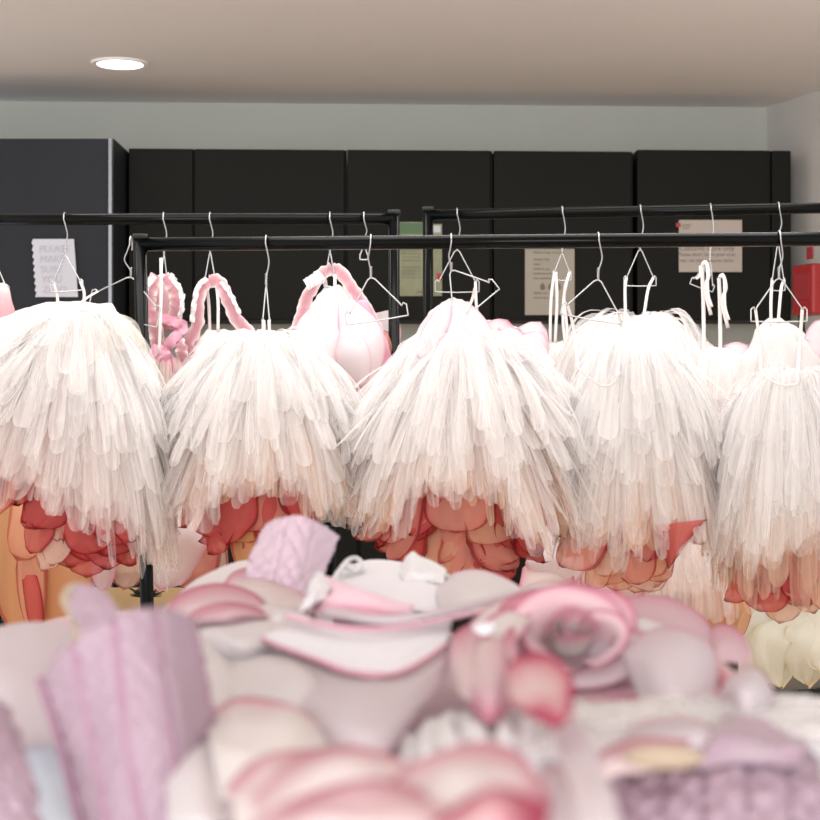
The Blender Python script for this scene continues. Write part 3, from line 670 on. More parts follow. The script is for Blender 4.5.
# B5 at 456
D = 4.90; s = D/FP
h = hanger(457, BR0, BR1, .0155, 'wire hanger on the right rear rail behind the tipped front hanger', half=22, neck=30, drop=32, end=10, grp=HG)
e = empty('petal_costume', P(500, 360, D), 'pale pink petalled costume peeping out right of the middle tutu', 'costume', BG)
bodice(e, [(470, 320, 20), (490, 330, 36), (496, 350, 50), (500, 380, 60)], D, 'p_lilac', seed=55, top=False)
for pts, w, m in (([P(490, 350, D-.05), P(498, 335, D-.08), P(508, 320, D-.06)], 40, 'p_rose'), ([P(515, 352, D-.05), P(530, 338, D-.08), P(540, 322, D-.05)], 34, 'p_pale'),
                  ([P(500, 355, D-.08), P(512, 340, D-.12), P(520, 330, D-.10)], 38, 'p_lilac'), ([P(520, 356, D-.1), P(526, 345, D-.13), P(520, 335, D-.12)], 46, 'p_lilac')):
    k = MB(); petal(k, pts, w*s, (0, -1, .3), base=.6, cup=.4); k.build('petal', M[m], e)
loops(e, [[h[1], P(476, 300, D), P(478, 325, D)]])
tier(e, P(495, 350, D), s, 50, 20, 60, 60, 100, 6, 18, m='tulle')
# B6 at 562
h = hanger(562, BR0, BR1, .0155, 'wire hanger in front of the tall beige notice, ribbons over it', half=9, neck=36, drop=18, end=8, grp=HG)
e = empty('tutu', P(558, 350, D), 'white tutu behind, held by three long ivory ribbon loops over the beige notice', 'tutu', BG)
bodice(e, [(556, 342, 12), (556, 348, 26), (556, 360, 44), (556, 390, 60)], D, 'lawn', seed=61)
loops(e, [[h[0], P(551, 300, D-.02), P(550, 345, D-.02)], [h[0]+Vector((.004, 0, 0)), P(557, 300, D-.02), P(555, 345, D-.02)],
          [h[1], P(564.5, 290, D-.02), P(563, 320, D-.02), P(566, 350, D-.02)], [h[1], P(566, 285, D-.03), P(564, 300, D-.02), P(567, 330, D-.02), P(564, 350, D-.02)]])
tier(e, P(556, 348, D), s, 60, 16, 64, 64, 130, 8, 18)
# B7 at 640
D = 4.84; s = D/FP
h = hanger(640, BR0, BR1, .0155, 'wire hanger on the right rear rail with two long ribbons, left of the wide notice', half=16, neck=33, drop=28, end=8, grp=HG)
e = empty('tutu', P(640, 350, D), 'wide white tutu behind with a small peak and sheer tulle edges', 'tutu', BG)
c = P(640, 336, D)
bodice(e, [(646, 316, 6), (642, 323, 26), (640, 333, 52), (640, 350, 74), (640, 370, 80)], D, 'lawn', seed=66)
tier(e, c, s, 90, 14, 88, 74, 120, 22, 18); tier(e, c, s, 90, 14, 84, 72, 80, 26, 18); tier(e, c+Vector((0, 0, .02)), s, 70, 10, 74, 60, 40, 22, 16)
loops(e, [[h[0], P(625, 290, D), P(626, 330, D-.03)], [h[1], P(648, 290, D), P(643, 322, D-.03)]])
# B8 at 710
D = 4.80; s = D/FP
h = hanger(710, BR0, BR1, .0155, 'wire hanger in front of the wide notice with knotted ribbon tails', half=12, neck=48, drop=20, end=6, yaw=0, roll=-20, grp=HG)
e = empty('tutu', P(715, 360, D), 'white and blush tutu behind, hung by two knotted ribbons with loose tails', 'tutu', BG)
for x0, y0, xb in ((702, 263, 703.5), (719, 276, 720)):
    ribbon([P(x0, y0+2, D-.03), P(xb, 310, D-.03), P(xb+.5, 368, D-.03)], e, .0055)
    ribbon([P(x0, y0+2, D-.04), P(x0+4, y0-1, D-.04), P(x0+7, y0+12, D-.04), P(x0+3, y0+26, D-.04), P(x0+9, y0+52, D-.04)], e, .0050, 'ribbon_tail')
    ribbon([P(x0, y0, D-.05), P(x0+5, y0+3, D-.05), P(x0+6, y0+30, D-.05), P(x0+10, y0+44, D-.05)], e, .0040, 'ribbon_tail')
ribbon([P(700, 266, D-.05), P(700, 275, D-.05), P(696, 279, D-.05)], e, .0035, 'ribbon_tail')
bodice(e, [(714, 348, 16), (716, 356, 34), (720, 370, 46), (724, 400, 60)], D, 'lawn', seed=71)
tier(e, P(716, 352, D), s, 60, 14, 50, 54, 120, 10, 18)
for pts, w in (([P(732, 372, D-.02), P(742, 358, D-.04), P(750, 346, D-.03)], 44), ([P(748, 376, D-.02), P(752, 366, D-.04), P(760, 352, D-.03)], 34), ([P(712, 394, D-.04), P(722, 382, D-.06), P(738, 370, D-.05)], 22)):
    k = MB(); petal(k, pts, w*s, (0, -1, .3), base=.6, cup=.4); k.build('petal', M['p_lilac' if w != 34 else 'p_rose'], e)
# B9 at 778
D = 4.74; s = D/FP
h = hanger(778, BR0, BR1, .0155, 'wire hanger on the right rear rail just behind the level front hanger', half=7, neck=30, drop=36, end=10, grp=HG)
e = empty('petal_costume', P(790, 360, D), 'white and pink costume peeping out behind the rightmost tutu', 'costume', BG)
bodice(e, [(775, 318, 6), (778, 330, 22), (784, 350, 34), (790, 380, 46)], D, 'lawn', seed=75)
for pts, w, m in (([P(800, 372, D-.02), P(808, 355, D-.04), P(812, 340, D-.03)], 34, 'p_rose'), ([P(812, 380, D-.02), P(818, 350, D-.04), P(824, 318, D-.03)], 30, 'p_lilac')):
    k = MB(); petal(k, pts, w*s, (0, -1, .3), base=.6, cup=.4); k.build('petal', M[m], e)
loops(e, [[h[0], P(771, 300, D), P(771, 326, D-.02)], [h[1], P(781, 290, D-.01), P(778, 324, D-.02)]])
tier(e, P(785, 350, D), s, 60, 14, 60, 60, 120, 10, 18, m='tulle_blush')

# ------------------------------------------------------------------ costumes low behind the front row
LG = 'costumes hung low behind the front row'
def lows(name, label, specs, px, py, d, cat='costume', core=None, corem='lawn'):
    e = empty(name, P(px, py, d), label, cat, LG); s = d/FP
    if core: bodice(e, core, d+.06, corem, seed=R.random()*50, top=False)
    for pts, w, m, *z in specs:
        k = MB(); petal(k, [P(x, y, d+o) for x, y, o in pts], w*s, (0, -1, z[0] if z else .1), base=.5, cup=.3, sig=.10, ruf=.05); k.build('petal', M[m], e)
    return e
lows('petal_costume', 'orange petalled costume hanging low at the left edge beside the black post', [
    ([(20, 470, 0), (16, 540, -.05), (22, 640, -.02)], 60, 'p_orange'), ([(55, 480, .03), (62, 550, -.02), (58, 650, 0)], 66, 'p_orange'), ([(40, 480, 0), (30, 560, -.06), (36, 640, -.04)], 30, 'p_peach'),
    ([(26, 560, -.05), (32, 595, -.07), (38, 640, -.05)], 18, 'p_red'), ([(24, 470, -.03), (30, 520, -.09), (18, 560, -.06)], 46, 'p_peach')], 40, 640, 4.25, core=[(38, 460, 26), (38, 520, 30), (40, 640, 34)], corem='p_orange')
lows('petal_costume', 'pink and white petalled costume low behind the front rack post', [
    ([(105, 510, 0), (85, 545, -.04), (84, 588, -.02)], 66, 'p_lilac'), ([(110, 520, -.03), (103, 560, -.07), (102, 591, -.05)], 26, 'p_mauve'), ([(140, 510, 0), (128, 550, -.05), (124, 590, -.03)], 44, 'p_beige'),
    ([(180, 490, 0), (168, 535, -.05), (160, 590, -.03)], 76, 'p_lilac'), ([(186, 500, .02), (190, 550, -.02), (188, 592, 0)], 60, 'p_salmon'), ([(200, 500, .03), (206, 550, -.01), (214, 590, .02)], 40, 'p_beige')], 140, 592, 4.30, core=[(140, 470, 50), (145, 520, 56), (145, 570, 56)])
e = lows('tutu', 'brightly lit pink-white tutu hanging low between the two right-hand tutus', [([(700, 590, 0), (712, 612, -.04), (712, 645, -.02)], 46, 'p_orange'), ([(725, 590, 0), (735, 612, -.04), (736, 640, -.02)], 34, 'p_orange')], 660, 560, 4.35, 'tutu')
c = P(668, 528, 4.35); s = 4.35/FP
tier(e, c, s, 70, 20, 66, 64, 86, 6, 15, m='tulle_blush', q=1.2, jh=.05); tier(e, c, s, 70, 20, 60, 58, 60, 6, 15, m='tulle'); bodice(e, [(665, 500, 20), (665, 530, 30), (668, 590, 46)], 4.36, 'lawn', seed=81)
lows('petal_costume', 'coral and pink petalled costume low beneath the gap right of the middle tutu', [
    ([(548, 520, 0), (556, 560, -.05), (556, 592, -.02)], 60, 'p_lilac'), ([(535, 560, -.02), (545, 580, -.05), (548, 596, -.04)], 60, 'p_rose'), ([(590, 560, 0), (598, 575, -.02), (606, 598, 0)], 40, 'p_beige'), ([(640, 550, 0), (634, 575, -.03), (628, 606, 0)], 40, 'p_deep')], 570, 600, 4.25, core=[(560, 500, 20), (565, 560, 30), (580, 600, 34)])
# cream flower costume on a black stool at the right
D = 5.12; s = D/FP
e = empty('flower_costume', P(790, 690, D), 'cream costume of big crumpled petals lying on the black seat at the lower right', 'costume')
k = MB(); rows = []; n = 40
for i in range(15):
    a = PI*i/14; row = []
    for j in range(n):
        b = 2*PI*j/n; q = Vector((math.sin(a)*math.cos(b), math.sin(a)*math.sin(b), math.cos(a)))
        f = 1+.22*noise.noise(q*2.4)+.1*noise.noise(q*6)
        row.append(P(800, 645, D)+Vector((q.x*58*s*f, q.y*.16*f, q.z*46*s*f)))
    rows.append(row)
k.grid(rows, loop=True); k.build('skirt', M['tulle_cream'], e)
M['p_cream'] = cloth('cream_organza', [(0, (.84, .81, .70)), (.7, (.84, .78, .62)), (1, (.86, .70, .45))], transl=.4)
for pts, w in (([(782, 630, -.1), (766, 650, -.17), (758, 690, -.12)], 44), ([(790, 620, -.12), (776, 640, -.19), (782, 688, -.16)], 46), ([(770, 605, -.05), (760, 625, -.12), (766, 668, -.1)], 40),
               ([(815, 610, -.1), (808, 640, -.2), (806, 684, -.16)], 44), ([(790, 600, -.06), (800, 625, -.15), (796, 655, -.12)], 50), ([(826, 600, -.1), (824, 640, -.2), (822, 672, -.2)], 40)):
    k = MB(); petal(k, [P(x, y, D+o) for x, y, o in pts], w*s, (0, -1, .4), base=.4, cup=.5, ruf=.14, sig=.06); k.build('petal', M['p_cream'], e)
e = empty('stool', Vector((P(815, 600, D).x, D, 0)), 'low black stool with a curved seat edge under the cream costume', 'stool')
k = MB(); c = P(824, 683, D); rr = 50*s; nn = 36
k.grid([[Vector((c.x+r*math.cos(t), c.y+r*math.sin(t), c.z+z)) for t in [2*PI*j/nn for j in range(nn)]] for r, z in ((.001, .0), (rr*.9, .0), (rr, -.012), (rr, -.035), (rr*.9, -.045), (.001, -.045))], loop=True)
k.build('seat', M['rubber'], e)
for a in (45, 135, 225, 315):
    t = math.radians(a); k = MB(); k.tube([Vector((c.x+rr*.6*math.cos(t), c.y+rr*.6*math.sin(t), c.z-.04)), Vector((c.x+rr*1.1*math.cos(t), c.y+rr*1.1*math.sin(t), 0))], .012); k.build('leg', M['black'], e)
# oak side table low behind the left racks
e = empty('side_table', Vector((P(150, 600, 5.1).x, 5.1, 0)), 'oak-topped table behind the left racks, a strip showing beyond the petals', 'table')
zt = bz(588, 5.4); k = MB(); x0, x1 = P(-80, 600, 5.1).x, P(268, 600, 5.1).x
k.box(((x0+x1)/2, 5.1, zt-.015), ((x1-x0)/2, .32, .015)); k.build('tabletop', M['wood'], e, smooth=False, bevel=.004)
for sx in (x0+.05, x1-.05):
    for sy in (4.83, 5.37):
        k = MB(); k.box((sx, sy, (zt-.03)/2), (.022, .022, (zt-.03)/2)); k.build('leg', M['black'], e, smooth=False, bevel=.003)
# dark brush-like bundle on the table by the post
k = MB(); q0 = P(145, 604, 4.86); q0.z = zt+.03
for i in range(90):
    a = R.uniform(0, 2*PI); b = R.uniform(.1, 1.5); dv = Vector((math.cos(a)*math.cos(b)*1.4, math.sin(a)*math.cos(b), math.sin(b)))
    k.tube([q0+dv*.01, q0+dv*R.uniform(.02, .045)], .003, 5, taper=lambda t: 1-.6*t)
tag(k.build('foliage_spray', M['rubber']), 'small dark green bristly spray on the oak table beside the front post', 'spray')

# ------------------------------------------------------------------ foreground table and the pile of costumes
ZP = 1.07
def F(px, py, h=0.0):                         # a point on the pile's surface (h above its general level)
    return P(px, py, (CZ-ZP-h)*FP/(py-H0))
TZ = .88
e = empty('table', Vector((0.0, 1.3, 0)), 'long white table under the heap of pink costumes in the foreground', 'table')
k = MB(); k.box((0.02, 1.32, TZ-.015), (.78, .78, .015)); k.build('tabletop', M['coutil'], e, smooth=False, bevel=.005)
for sx in (-.70, .72):
    for sy in (.6, 2.04):
        k = MB(); k.tube([(sx, sy, TZ-.03), (sx, sy, 0)], .02, 12); k.build('leg', M['black'], e)

def mound(name, parent, cx, cy, rx, ry, h, m, amp=.02, fr=7, rot=0, seed=0, pw=.35, folds=0, fdir=0):
    """a heaped skirt: thick soft lump lying on the table"""
    k = MB(); rows = []; ed = []; nr, na = 26, 84; ca, sa = math.cos(rot), math.sin(rot)
    for i in range(nr+1):
        r = i/nr; row = []; er = []
        for j in range(na):
            a = 2*PI*j/na; wob = 1+.10*noise.noise((math.cos(a)*2+seed, math.sin(a)*2, seed))
            x, y = r*rx*math.cos(a)*wob, r*ry*math.sin(a)*wob
            X, Y = cx+x*ca-y*sa, cy+x*sa+y*ca
            prof = max(0, 1-r**3.2)**pw
            z = TZ+.004+(h-TZ)*prof+amp*prof*(noise.noise((X*fr, Y*fr, seed))+.5*noise.noise((X*fr*2.3, Y*fr*2.3, seed)))
            if folds: z += folds*prof*math.sin((X*math.cos(fdir)+Y*math.sin(fdir))*60+3*noise.noise((X*5, Y*5, seed)))
            row.append(Vector((X, Y, max(z, TZ+.003)))); er.append(.5+.5*noise.noise((X*9, Y*9, seed+4)))
        rows.append(row); ed.append(er)
    k.grid(rows, ed, loop=True); return k.build(name, M[m], parent)
def onpile(p, lo=1.066):                      # a point that would sink into the heap is laid on top of it, along the same line of sight
    p = Vector(p)
    if p.z < lo: t = (CZ-lo)/(CZ-p.z); p = Vector((p.x*t, p.y*t, CZ+(p.z-CZ)*t))
    return p
def fpetal(parent, pts, w, m, nrm=(0, -.35, 1), name='petal', **kw):
    k = MB(); kw.setdefault('ruf', .05); kw.setdefault('base', .45)
    pts = [onpile(p) for p in pts]
    petal(k, pts, w, nrm, nu=16, nv=22, **kw); return k.build(name, M[m], parent, solid=.0008)
def quilt(parent, grid, n=70, m='quilt', amp=.004, ku=14, kv=18, seams=(), name='bodice_panel', frill=True, thick=.006, bulge=.02, nrm=(0, -1, .3)):
    """quilted panel through a grid of control points (rows of points)"""
    k = MB(); rows = []; nrm = Vector(nrm).normalized(); cols = [curve(c, n) for c in grid]
    for i in range(n+1):
        ln = curve([c[i] for c in cols], n); v = i/n; row = []
        for j, p in enumerate(ln):
            u = j/n
            h = amp*(abs(math.sin(PI*(ku*u+kv*v*.5)))**.5*abs(math.sin(PI*(ku*u-kv*v*.5)))**.5)+amp*.8*noise.noise((u*9, v*9, 2))
            for sx in seams: h -= amp*1.6*math.exp(-((u-sx)/.02)**2)
            h += bulge*(1-(2*u-1)**2)
            fr = amp*1.5*(noise.noise((u*30, v*30, 7))) if frill and (i in (0, n) or j in (0, n)) else 0
            row.append(p+nrm*h+Vector((fr, 0, fr)))
        rows.append(row)
    k.grid(rows); return k.build(name, M[m], parent, solid=thick)

def patch(parent, rows, m, name='petal', rim='t', sig=.10, amp=.003, n=26, fold=0, ff=30, th=.0008, inner=0.0):
    """a laid cloth lobe through rows of (column, row, height); rim = sides carrying the dyed edge"""
    k = MB(); cp = [[F(*p) for p in r] for r in rows]; g = []; ed = []; sd = R.random()*40
    cols = [curve([r[j] for r in cp], n) for j in range(len(cp[0]))]
    for i in range(n+1):
        v = i/n; ln = curve([c[i] for c in cols], n); row = []; er = []
        for j, p in enumerate(ln):
            u = j/n; q = p.copy()
            env = min(1, 5*min(v, 1-v)+.25)
            q.z += amp*noise.noise((u*3+sd, v*3, sd))*env+fold*math.sin(ff*u+4*noise.noise((u*2, v*2, sd)))*env
            dts = [v if 't' in rim else 9, 1-v if 'b' in rim else 9, u if 'l' in rim else 9, 1-u if 'r' in rim else 9]
            row.append(q); er.append(max(inner, math.exp(-min(dts)/sig)))
        g.append(row); ed.append(er)
    k.grid(g, ed); return k.build(name, M[m], parent, solid=th)

# C1: centre-back costume: white skirt, pink-tipped petals, quilted bodice with white inside
HG2 = 'costumes heaped on the table'
e = empty('petal_costume', Vector((-.13, 1.5, TZ)), 'white costume with crescent pink petals and small quilted bodice at the heap\'s back', 'costume', HG2)
mound('skirt', e, -.17, 1.52, .33, .46, 1.05, 'p_white', seed=1, pw=.3, amp=.008)
patch(e, [[(160, 612, 0), (200, 578, .004), (250, 560, .006), (305, 566, 0)], [(170, 618, 0), (220, 602, .012), (270, 590, .012), (325, 596, 0)], [(180, 650, -.005), (230, 645, .002), (290, 645, .002), (340, 650, -.005)]], 'p_white', rim='', amp=.004)
patch(e, [[(222, 586, .010), (234, 572, .018), (256, 567, .02), (284, 577, .018), (305, 596, .01)], [(226, 592, .012), (242, 588, .022), (262, 588, .024), (284, 594, .02), (308, 604, .012)], [(230, 600, .01), (248, 604, .014), (268, 608, .014), (288, 610, .012), (312, 614, .008)]], 'p_pink', sig=.35)
patch(e, [[(163, 613, .014), (182, 592, .022), (218, 583, .026), (252, 592, .024), (273, 612, .016)], [(168, 616, .015), (192, 603, .028), (220, 598, .032), (248, 603, .028), (272, 615, .017)], [(170, 618, .014), (196, 619, .018), (222, 619, .02), (248, 619, .018), (271, 618, .014)]], 'p_rose', sig=.38)
patch(e, [[(186, 618, .022), (200, 608, .028), (226, 602, .032), (252, 606, .03), (273, 616, .022)], [(190, 620, .022), (206, 615, .03), (228, 612, .034), (250, 613, .032), (272, 618, .022)], [(194, 622, .022), (208, 623, .024), (228, 623, .026), (250, 622, .024), (271, 620, .02)]], 'p_rose', sig=.6)
patch(e, [[(190, 619, .016), (230, 622, .02), (270, 618, .02), (315, 612, .014)], [(196, 640, .012), (235, 638, .03), (275, 632, .028), (318, 628, .014)], [(205, 668, .004), (240, 664, .012), (285, 658, .012), (320, 650, .006)]], 'p_white', rim='t', sig=.05, amp=.005)
patch(e, [[(250, 560+52, .02), (262, 606, .024), (285, 606, .024), (308, 612, .02)], [(255, 618, .02), (270, 614, .026), (290, 614, .026), (310, 618, .02)], [(258, 630, .016), (275, 628, .018), (295, 626, .018), (318, 628, .016)]], 'p_white', rim='lt', sig=.12)
patch(e, [[(335, 572, .004), (372, 560, .008), (420, 566, .008), (478, 584, .004)], [(332, 584, .004), (376, 578, .012), (424, 582, .012), (476, 594, .004)], [(322, 604, 0), (376, 608, .002), (424, 610, .002), (470, 606, 0)]], 'coutil', name='bodice_lining', rim='', amp=.002)
patch(e, [[(398, 572, .010), (408, 556, .018), (428, 558, .02), (446, 570, .012)], [(400, 578, .012), (412, 570, .02), (430, 570, .02), (446, 578, .012)], [(404, 586, .01), (416, 582, .012), (430, 582, .012), (444, 586, .01)]], 'cotton', name='frill', rim='', amp=.012)
patch(e, [[(432, 590, .006), (455, 573, .014), (482, 570, .016), (512, 582, .01), (530, 598, .006)], [(436, 598, .006), (458, 588, .018), (484, 586, .02), (512, 594, .014), (528, 604, .006)], [(440, 612, .002), (460, 610, .008), (484, 610, .008), (510, 612, .006), (524, 614, .002)]], 'p_white', rim='tr', sig=.07)
q = [[P(246, 590, 1.60), P(252, 560, 1.62), P(268, 525, 1.66)], [P(284, 602, 1.56), P(294, 565, 1.58), P(302, 521, 1.62)], [P(312, 612, 1.56), P(322, 576, 1.62), P(337, 537, 1.68)]]
quilt(e, q, m='quilt_l', amp=.0035, ku=5, kv=8, seams=(.33, .66), name='bodice', bulge=.01)
patch(e, [[(312, 588, .022), (322, 576, .03), (352, 586, .032), (384, 597, .03), (414, 606, .024)], [(310, 596, .022), (328, 594, .036), (354, 600, .036), (384, 607, .032), (413, 611, .024)], [(304, 606, .02), (326, 616, .024), (354, 621, .024), (384, 621, .022), (410, 616, .02)]], 'satin', name='side_panel', rim='', amp=.004)
patch(e, [[(300, 614, .022), (312, 604, .03), (326, 600, .032)], [(304, 606, .026), (314, 592, .038), (330, 584, .04)], [(306, 596, .026), (312, 580, .036), (320, 572, .04)]], 'cotton', name='facing', rim='', amp=.01)
patch(e, [[(256, 634, .024), (300, 628, .028), (360, 628, .028), (410, 624, .028), (452, 620, .026)], [(256, 638, .026), (302, 640, .03), (352, 648, .03), (404, 646, .03), (450, 632, .028)], [(256, 640, .026), (300, 652, .028), (346, 670, .028), (396, 673, .028), (446, 643, .028)]], 'coutil', name='bodice_lining', rim='', amp=.002)
def fcurve(pts, r, m, name, flat=1.0, n=40): 
    k = MB(); k.tube(curve([F(*p) for p in pts], n), r, 8, flat=flat); return k.build(name, M[m], e)
fcurve([(254, 634, .026), (276, 645, .029), (300, 654, .029), (322, 662, .031), (346, 671, .029), (372, 675, .031), (398, 673, .029), (424, 660, .03), (447, 644, .03)], .0015, 'trim', 'binding')
fcurve([(288, 616, .034), (320, 624, .036), (355, 629, .036), (400, 627, .036), (450, 618, .036), (500, 606, .034)], .0042, 'satin', 'sash', .4)
fcurve([(330, 612, .034), (385, 620, .036), (445, 611, .038), (500, 598, .036), (540, 588, .034)], .0075, 'p_pale', 'sash', .4)
for pts in ([(340, 574, .012), (346, 562, .02), (355, 558, .022), (362, 564, .02), (354, 570, .016), (342, 566, .014)], [(333, 580, .012), (342, 568, .016), (352, 566, .018), (366, 572, .012)]):
    fcurve(pts, .0026, 'cotton', 'drawstring')
# big draped white petals in the middle
patch(e, [[(205, 660, .010), (245, 655, .016), (290, 655, .018), (330, 668, .014)], [(210, 690, .008), (250, 690, .02), (300, 692, .022), (340, 700, .014)], [(215, 730, .004), (260, 735, .010), (310, 745, .010), (350, 750, .006)]], 'p_white', rim='r', sig=.08, amp=.006)
patch(e, [[(300, 660, .022), (350, 676, .024), (402, 678, .024), (452, 646, .024)], [(292, 700, .018), (340, 712, .03), (394, 706, .032), (444, 676, .026)], [(296, 742, .012), (336, 752, .018), (380, 758, .018), (412, 722, .02)]], 'p_pale', rim='rb', sig=.07, amp=.005)

# C2: rose costume at right
e = empty('rose_costume', Vector((.25, 1.4, TZ)), 'pale pink costume with one large fabric rose, right of the middle of the heap', 'costume', HG2)
mound('skirt', e, .10, 1.36, .19, .36, 1.045, 'p_pale', seed=5, pw=.3, amp=.006)
mound('overskirt', e, .26, .98, .26, .15, 1.04, 'cotton', seed=15, amp=.006, pw=.3)
patch(e, [[(505, 600, .01), (530, 586, .016), (570, 584, .018), (620, 600, .014), (650, 612, .01)], [(508, 612, .01), (536, 604, .02), (576, 602, .022), (624, 612, .016), (652, 622, .01)], [(510, 640, 0), (540, 640, .006), (580, 640, .008), (626, 640, .004), (654, 640, 0)]], 'p_white', rim='', amp=.004)
patch(e, [[(595, 612, .010), (628, 598, .018), (668, 598, .022), (702, 616, .018), (722, 646, .010)], [(604, 628, .010), (636, 616, .024), (672, 614, .028), (700, 632, .022), (718, 660, .010)], [(612, 652, .004), (640, 650, .012), (672, 650, .014), (698, 664, .010), (714, 686, .004)]], 'p_mauve', sig=.2)
patch(e, [[(700, 642, .008), (712, 628, .014), (728, 625, .016), (742, 634, .014), (750, 650, .008)], [(702, 650, .008), (714, 642, .018), (728, 640, .018), (742, 646, .014), (750, 656, .008)], [(704, 664, .004), (716, 662, .008), (730, 662, .008), (742, 664, .006), (750, 668, .004)]], 'p_mauve', sig=.3)
patch(e, [[(560, 596, .02), (600, 606, .024), (648, 618, .024), (672, 626, .02)], [(580, 618, .02), (615, 622, .03), (648, 630, .03), (668, 636, .022)], [(600, 650, .014), (625, 650, .02), (648, 652, .02), (664, 654, .016)]], 'p_white', rim='', amp=.004)
patch(e, [[(618, 652, .02), (640, 634, .028), (676, 626, .032), (706, 640, .028), (718, 668, .022), (718, 690, .02)], [(628, 672, .02), (652, 658, .034), (680, 652, .038), (702, 662, .034), (714, 684, .024), (716, 700, .02)], [(640, 700, .014), (660, 704, .02), (682, 706, .022), (700, 708, .02), (712, 712, .016), (716, 716, .014)]], 'p_pale', rim='tr', sig=.16, amp=.007)
patch(e, [[(714, 656, .024), (722, 662, .026), (732, 670, .026), (744, 680, .024)], [(714, 668, .024), (722, 672, .026), (732, 676, .026), (744, 684, .024)], [(714, 684, .022), (722, 686, .022), (732, 687, .022), (744, 690, .022)]], 'p_deep', rim='b', sig=.3)
patch(e, [[(718, 700, .02), (726, 680, .03), (742, 669, .034), (760, 672, .034), (772, 688, .028), (776, 704, .02)], [(724, 704, .02), (734, 692, .034), (746, 686, .038), (760, 688, .036), (770, 698, .03), (774, 710, .022)], [(728, 716, .016), (738, 720, .02), (748, 722, .022), (760, 722, .02), (768, 722, .018), (772, 720, .016)]], 'p_pale', rim='tlr', sig=.12)
# the rose
C0 = P(578, 654, 1.12); ax = Vector((.05, -.80, .60)).normalized()
ux = (Vector((1, 0, 0))-ax*ax.x).normalized(); uy = ax.cross(ux)
rose = bpy.data.objects.new('rose', None); C.objects.link(rose); rose.parent = e; rose.location = C0-e.location
def rpetal(a0, a1, r0, r1, h0, h1, m, sd, off=(0, 0), i_=0):
    k = MB(); rows = []; ed = []; nu, nv = 26, 14
    for i in range(nv+1):
        v = i/nv; row = []; er = []
        for j in range(nu+1):
            u = j/nu; a = math.radians(a0+(a1-a0)*u); arch = max(0, 1-abs(2*u-1)**2.6)
            r = r0+(r1-r0)*v**1.3*(.55+.45*arch)+.007*noise.noise((u*2.5, v*1.5, sd))+.008*v*v*arch
            h = h0+(h1-h0)*v*(.30+.70*arch)-.010*max(0, v-.72)*3.5*arch+.005*noise.noise((u*3, sd, v))
            r *= 1.42; row.append(C0+ux*(off[0]+r*math.cos(a))+uy*(off[1]+r*math.sin(a)*.76)+ax*h); er.append(max(.30+.2*noise.noise((u*4, v*2, sd)), math.exp(-min((1-v)*2.4, min(u, 1-u)*7+.3*(1-v))/(.33 if i_ < 4 else .60))))
        rows.append(row); ed.append(er)
    k.grid(rows, ed); return k.build('petal', M[m], rose, solid=.0008)
for i, (a0, a1, r0, r1, h0, h1, m, ox, oy) in enumerate((
    (90, 300, .012, .019, -.012, .025, 'p_rose', -.004, .005), (-60, 100, .012, .019, -.012, .024, 'p_rose', -.004, .005),
    (210, 400, .012, .027, -.014, .026, 'p_pale', -.002, .003), (20, 190, .014, .030, -.016, .024, 'p_rose', -.002, .003), (-95, 50, .017, .038, -.018, .016, 'p_rose', 0, 0), (100, 230, .018, .038, -.02, .018, 'p_rose', 0, 0),
    (30, 140, .020, .040, -.022, .012, 'p_rose', 0, 0), (-75, 35, .02, .053, -.026, .004, 'p_rose', .002, 0), (135, 235, .02, .046, -.026, .004, 'p_rose', 0, 0), (195, 280, .016, .054, -.02, .012, 'p_deep', -.004, -.002),
    (215, 300, .022, .060, -.024, .004, 'p_deep', -.004, -.004), (60, 150, .02, .048, -.028, -.002, 'p_rose', 0, 0), (-60, 10, .02, .06, -.03, -.002, 'p_rose', .004, 0))):
    rpetal(a0, a1, r0, r1, h0, h1, m, i*1.7, off=(ox, oy), i_=i)
k = MB(); rows = []; ed = []
for i in range(9):
    v = i/8; row = []; er = []
    for j in range(111):
        t = j/110*2*PI*2.6; r = .0022+.0050*t/(2*PI)*(1+.18*math.sin(t*1.5+1))+.003*v*v; hh = -.006+(.036-.0022*t/(2*PI)*2+.003*math.sin(t*2.3))*v
        row.append(C0+ux*(-.006+r*math.cos(t))+uy*(.009+r*math.sin(t)*.85)+ax*hh); er.append(math.exp(-(1-v)/.3))
    rows.append(row); ed.append(er)
k.grid(rows, ed); k.build('petal', M['p_pink'], rose, solid=.0006)
patch(e, [[(508, 668, .058), (520, 655, .060), (540, 652, .060), (562, 664, .060), (575, 688, .058)], [(510, 690, .060), (526, 684, .062), (545, 684, .062), (562, 694, .062), (572, 706, .060)], [(520, 706, .058), (534, 718, .058), (550, 726, .058), (562, 724, .058), (570, 714, .058)]], 'p_deep', rim='tbr', sig=.16, amp=.005)
# folded knot of petals left of the rose
patch(e, [[(470, 622, .034), (490, 606, .04), (520, 592, .042), (548, 588, .04)], [(484, 636, .034), (502, 622, .044), (524, 608, .046), (544, 604, .042)], [(498, 664, .03), (512, 648, .038), (524, 634, .04), (534, 624, .036)]], 'p_pink', rim='tb', sig=.12)
patch(e, [[(452, 636, .032), (466, 626, .036), (484, 624, .038), (500, 630, .034)], [(450, 660, .032), (466, 656, .042), (482, 650, .04), (498, 648, .034)], [(456, 690, .026), (468, 700, .034), (484, 690, .036), (498, 672, .032)]], 'p_rose', rim='rt', sig=.3)
patch(e, [[(472, 650, .04), (486, 640, .044), (500, 640, .046), (512, 650, .042)], [(470, 682, .038), (484, 680, .048), (500, 676, .05), (512, 674, .042)], [(470, 708, .03), (484, 722, .034), (502, 718, .034), (514, 700, .034)]], 'p_rose', rim='br', sig=.3)
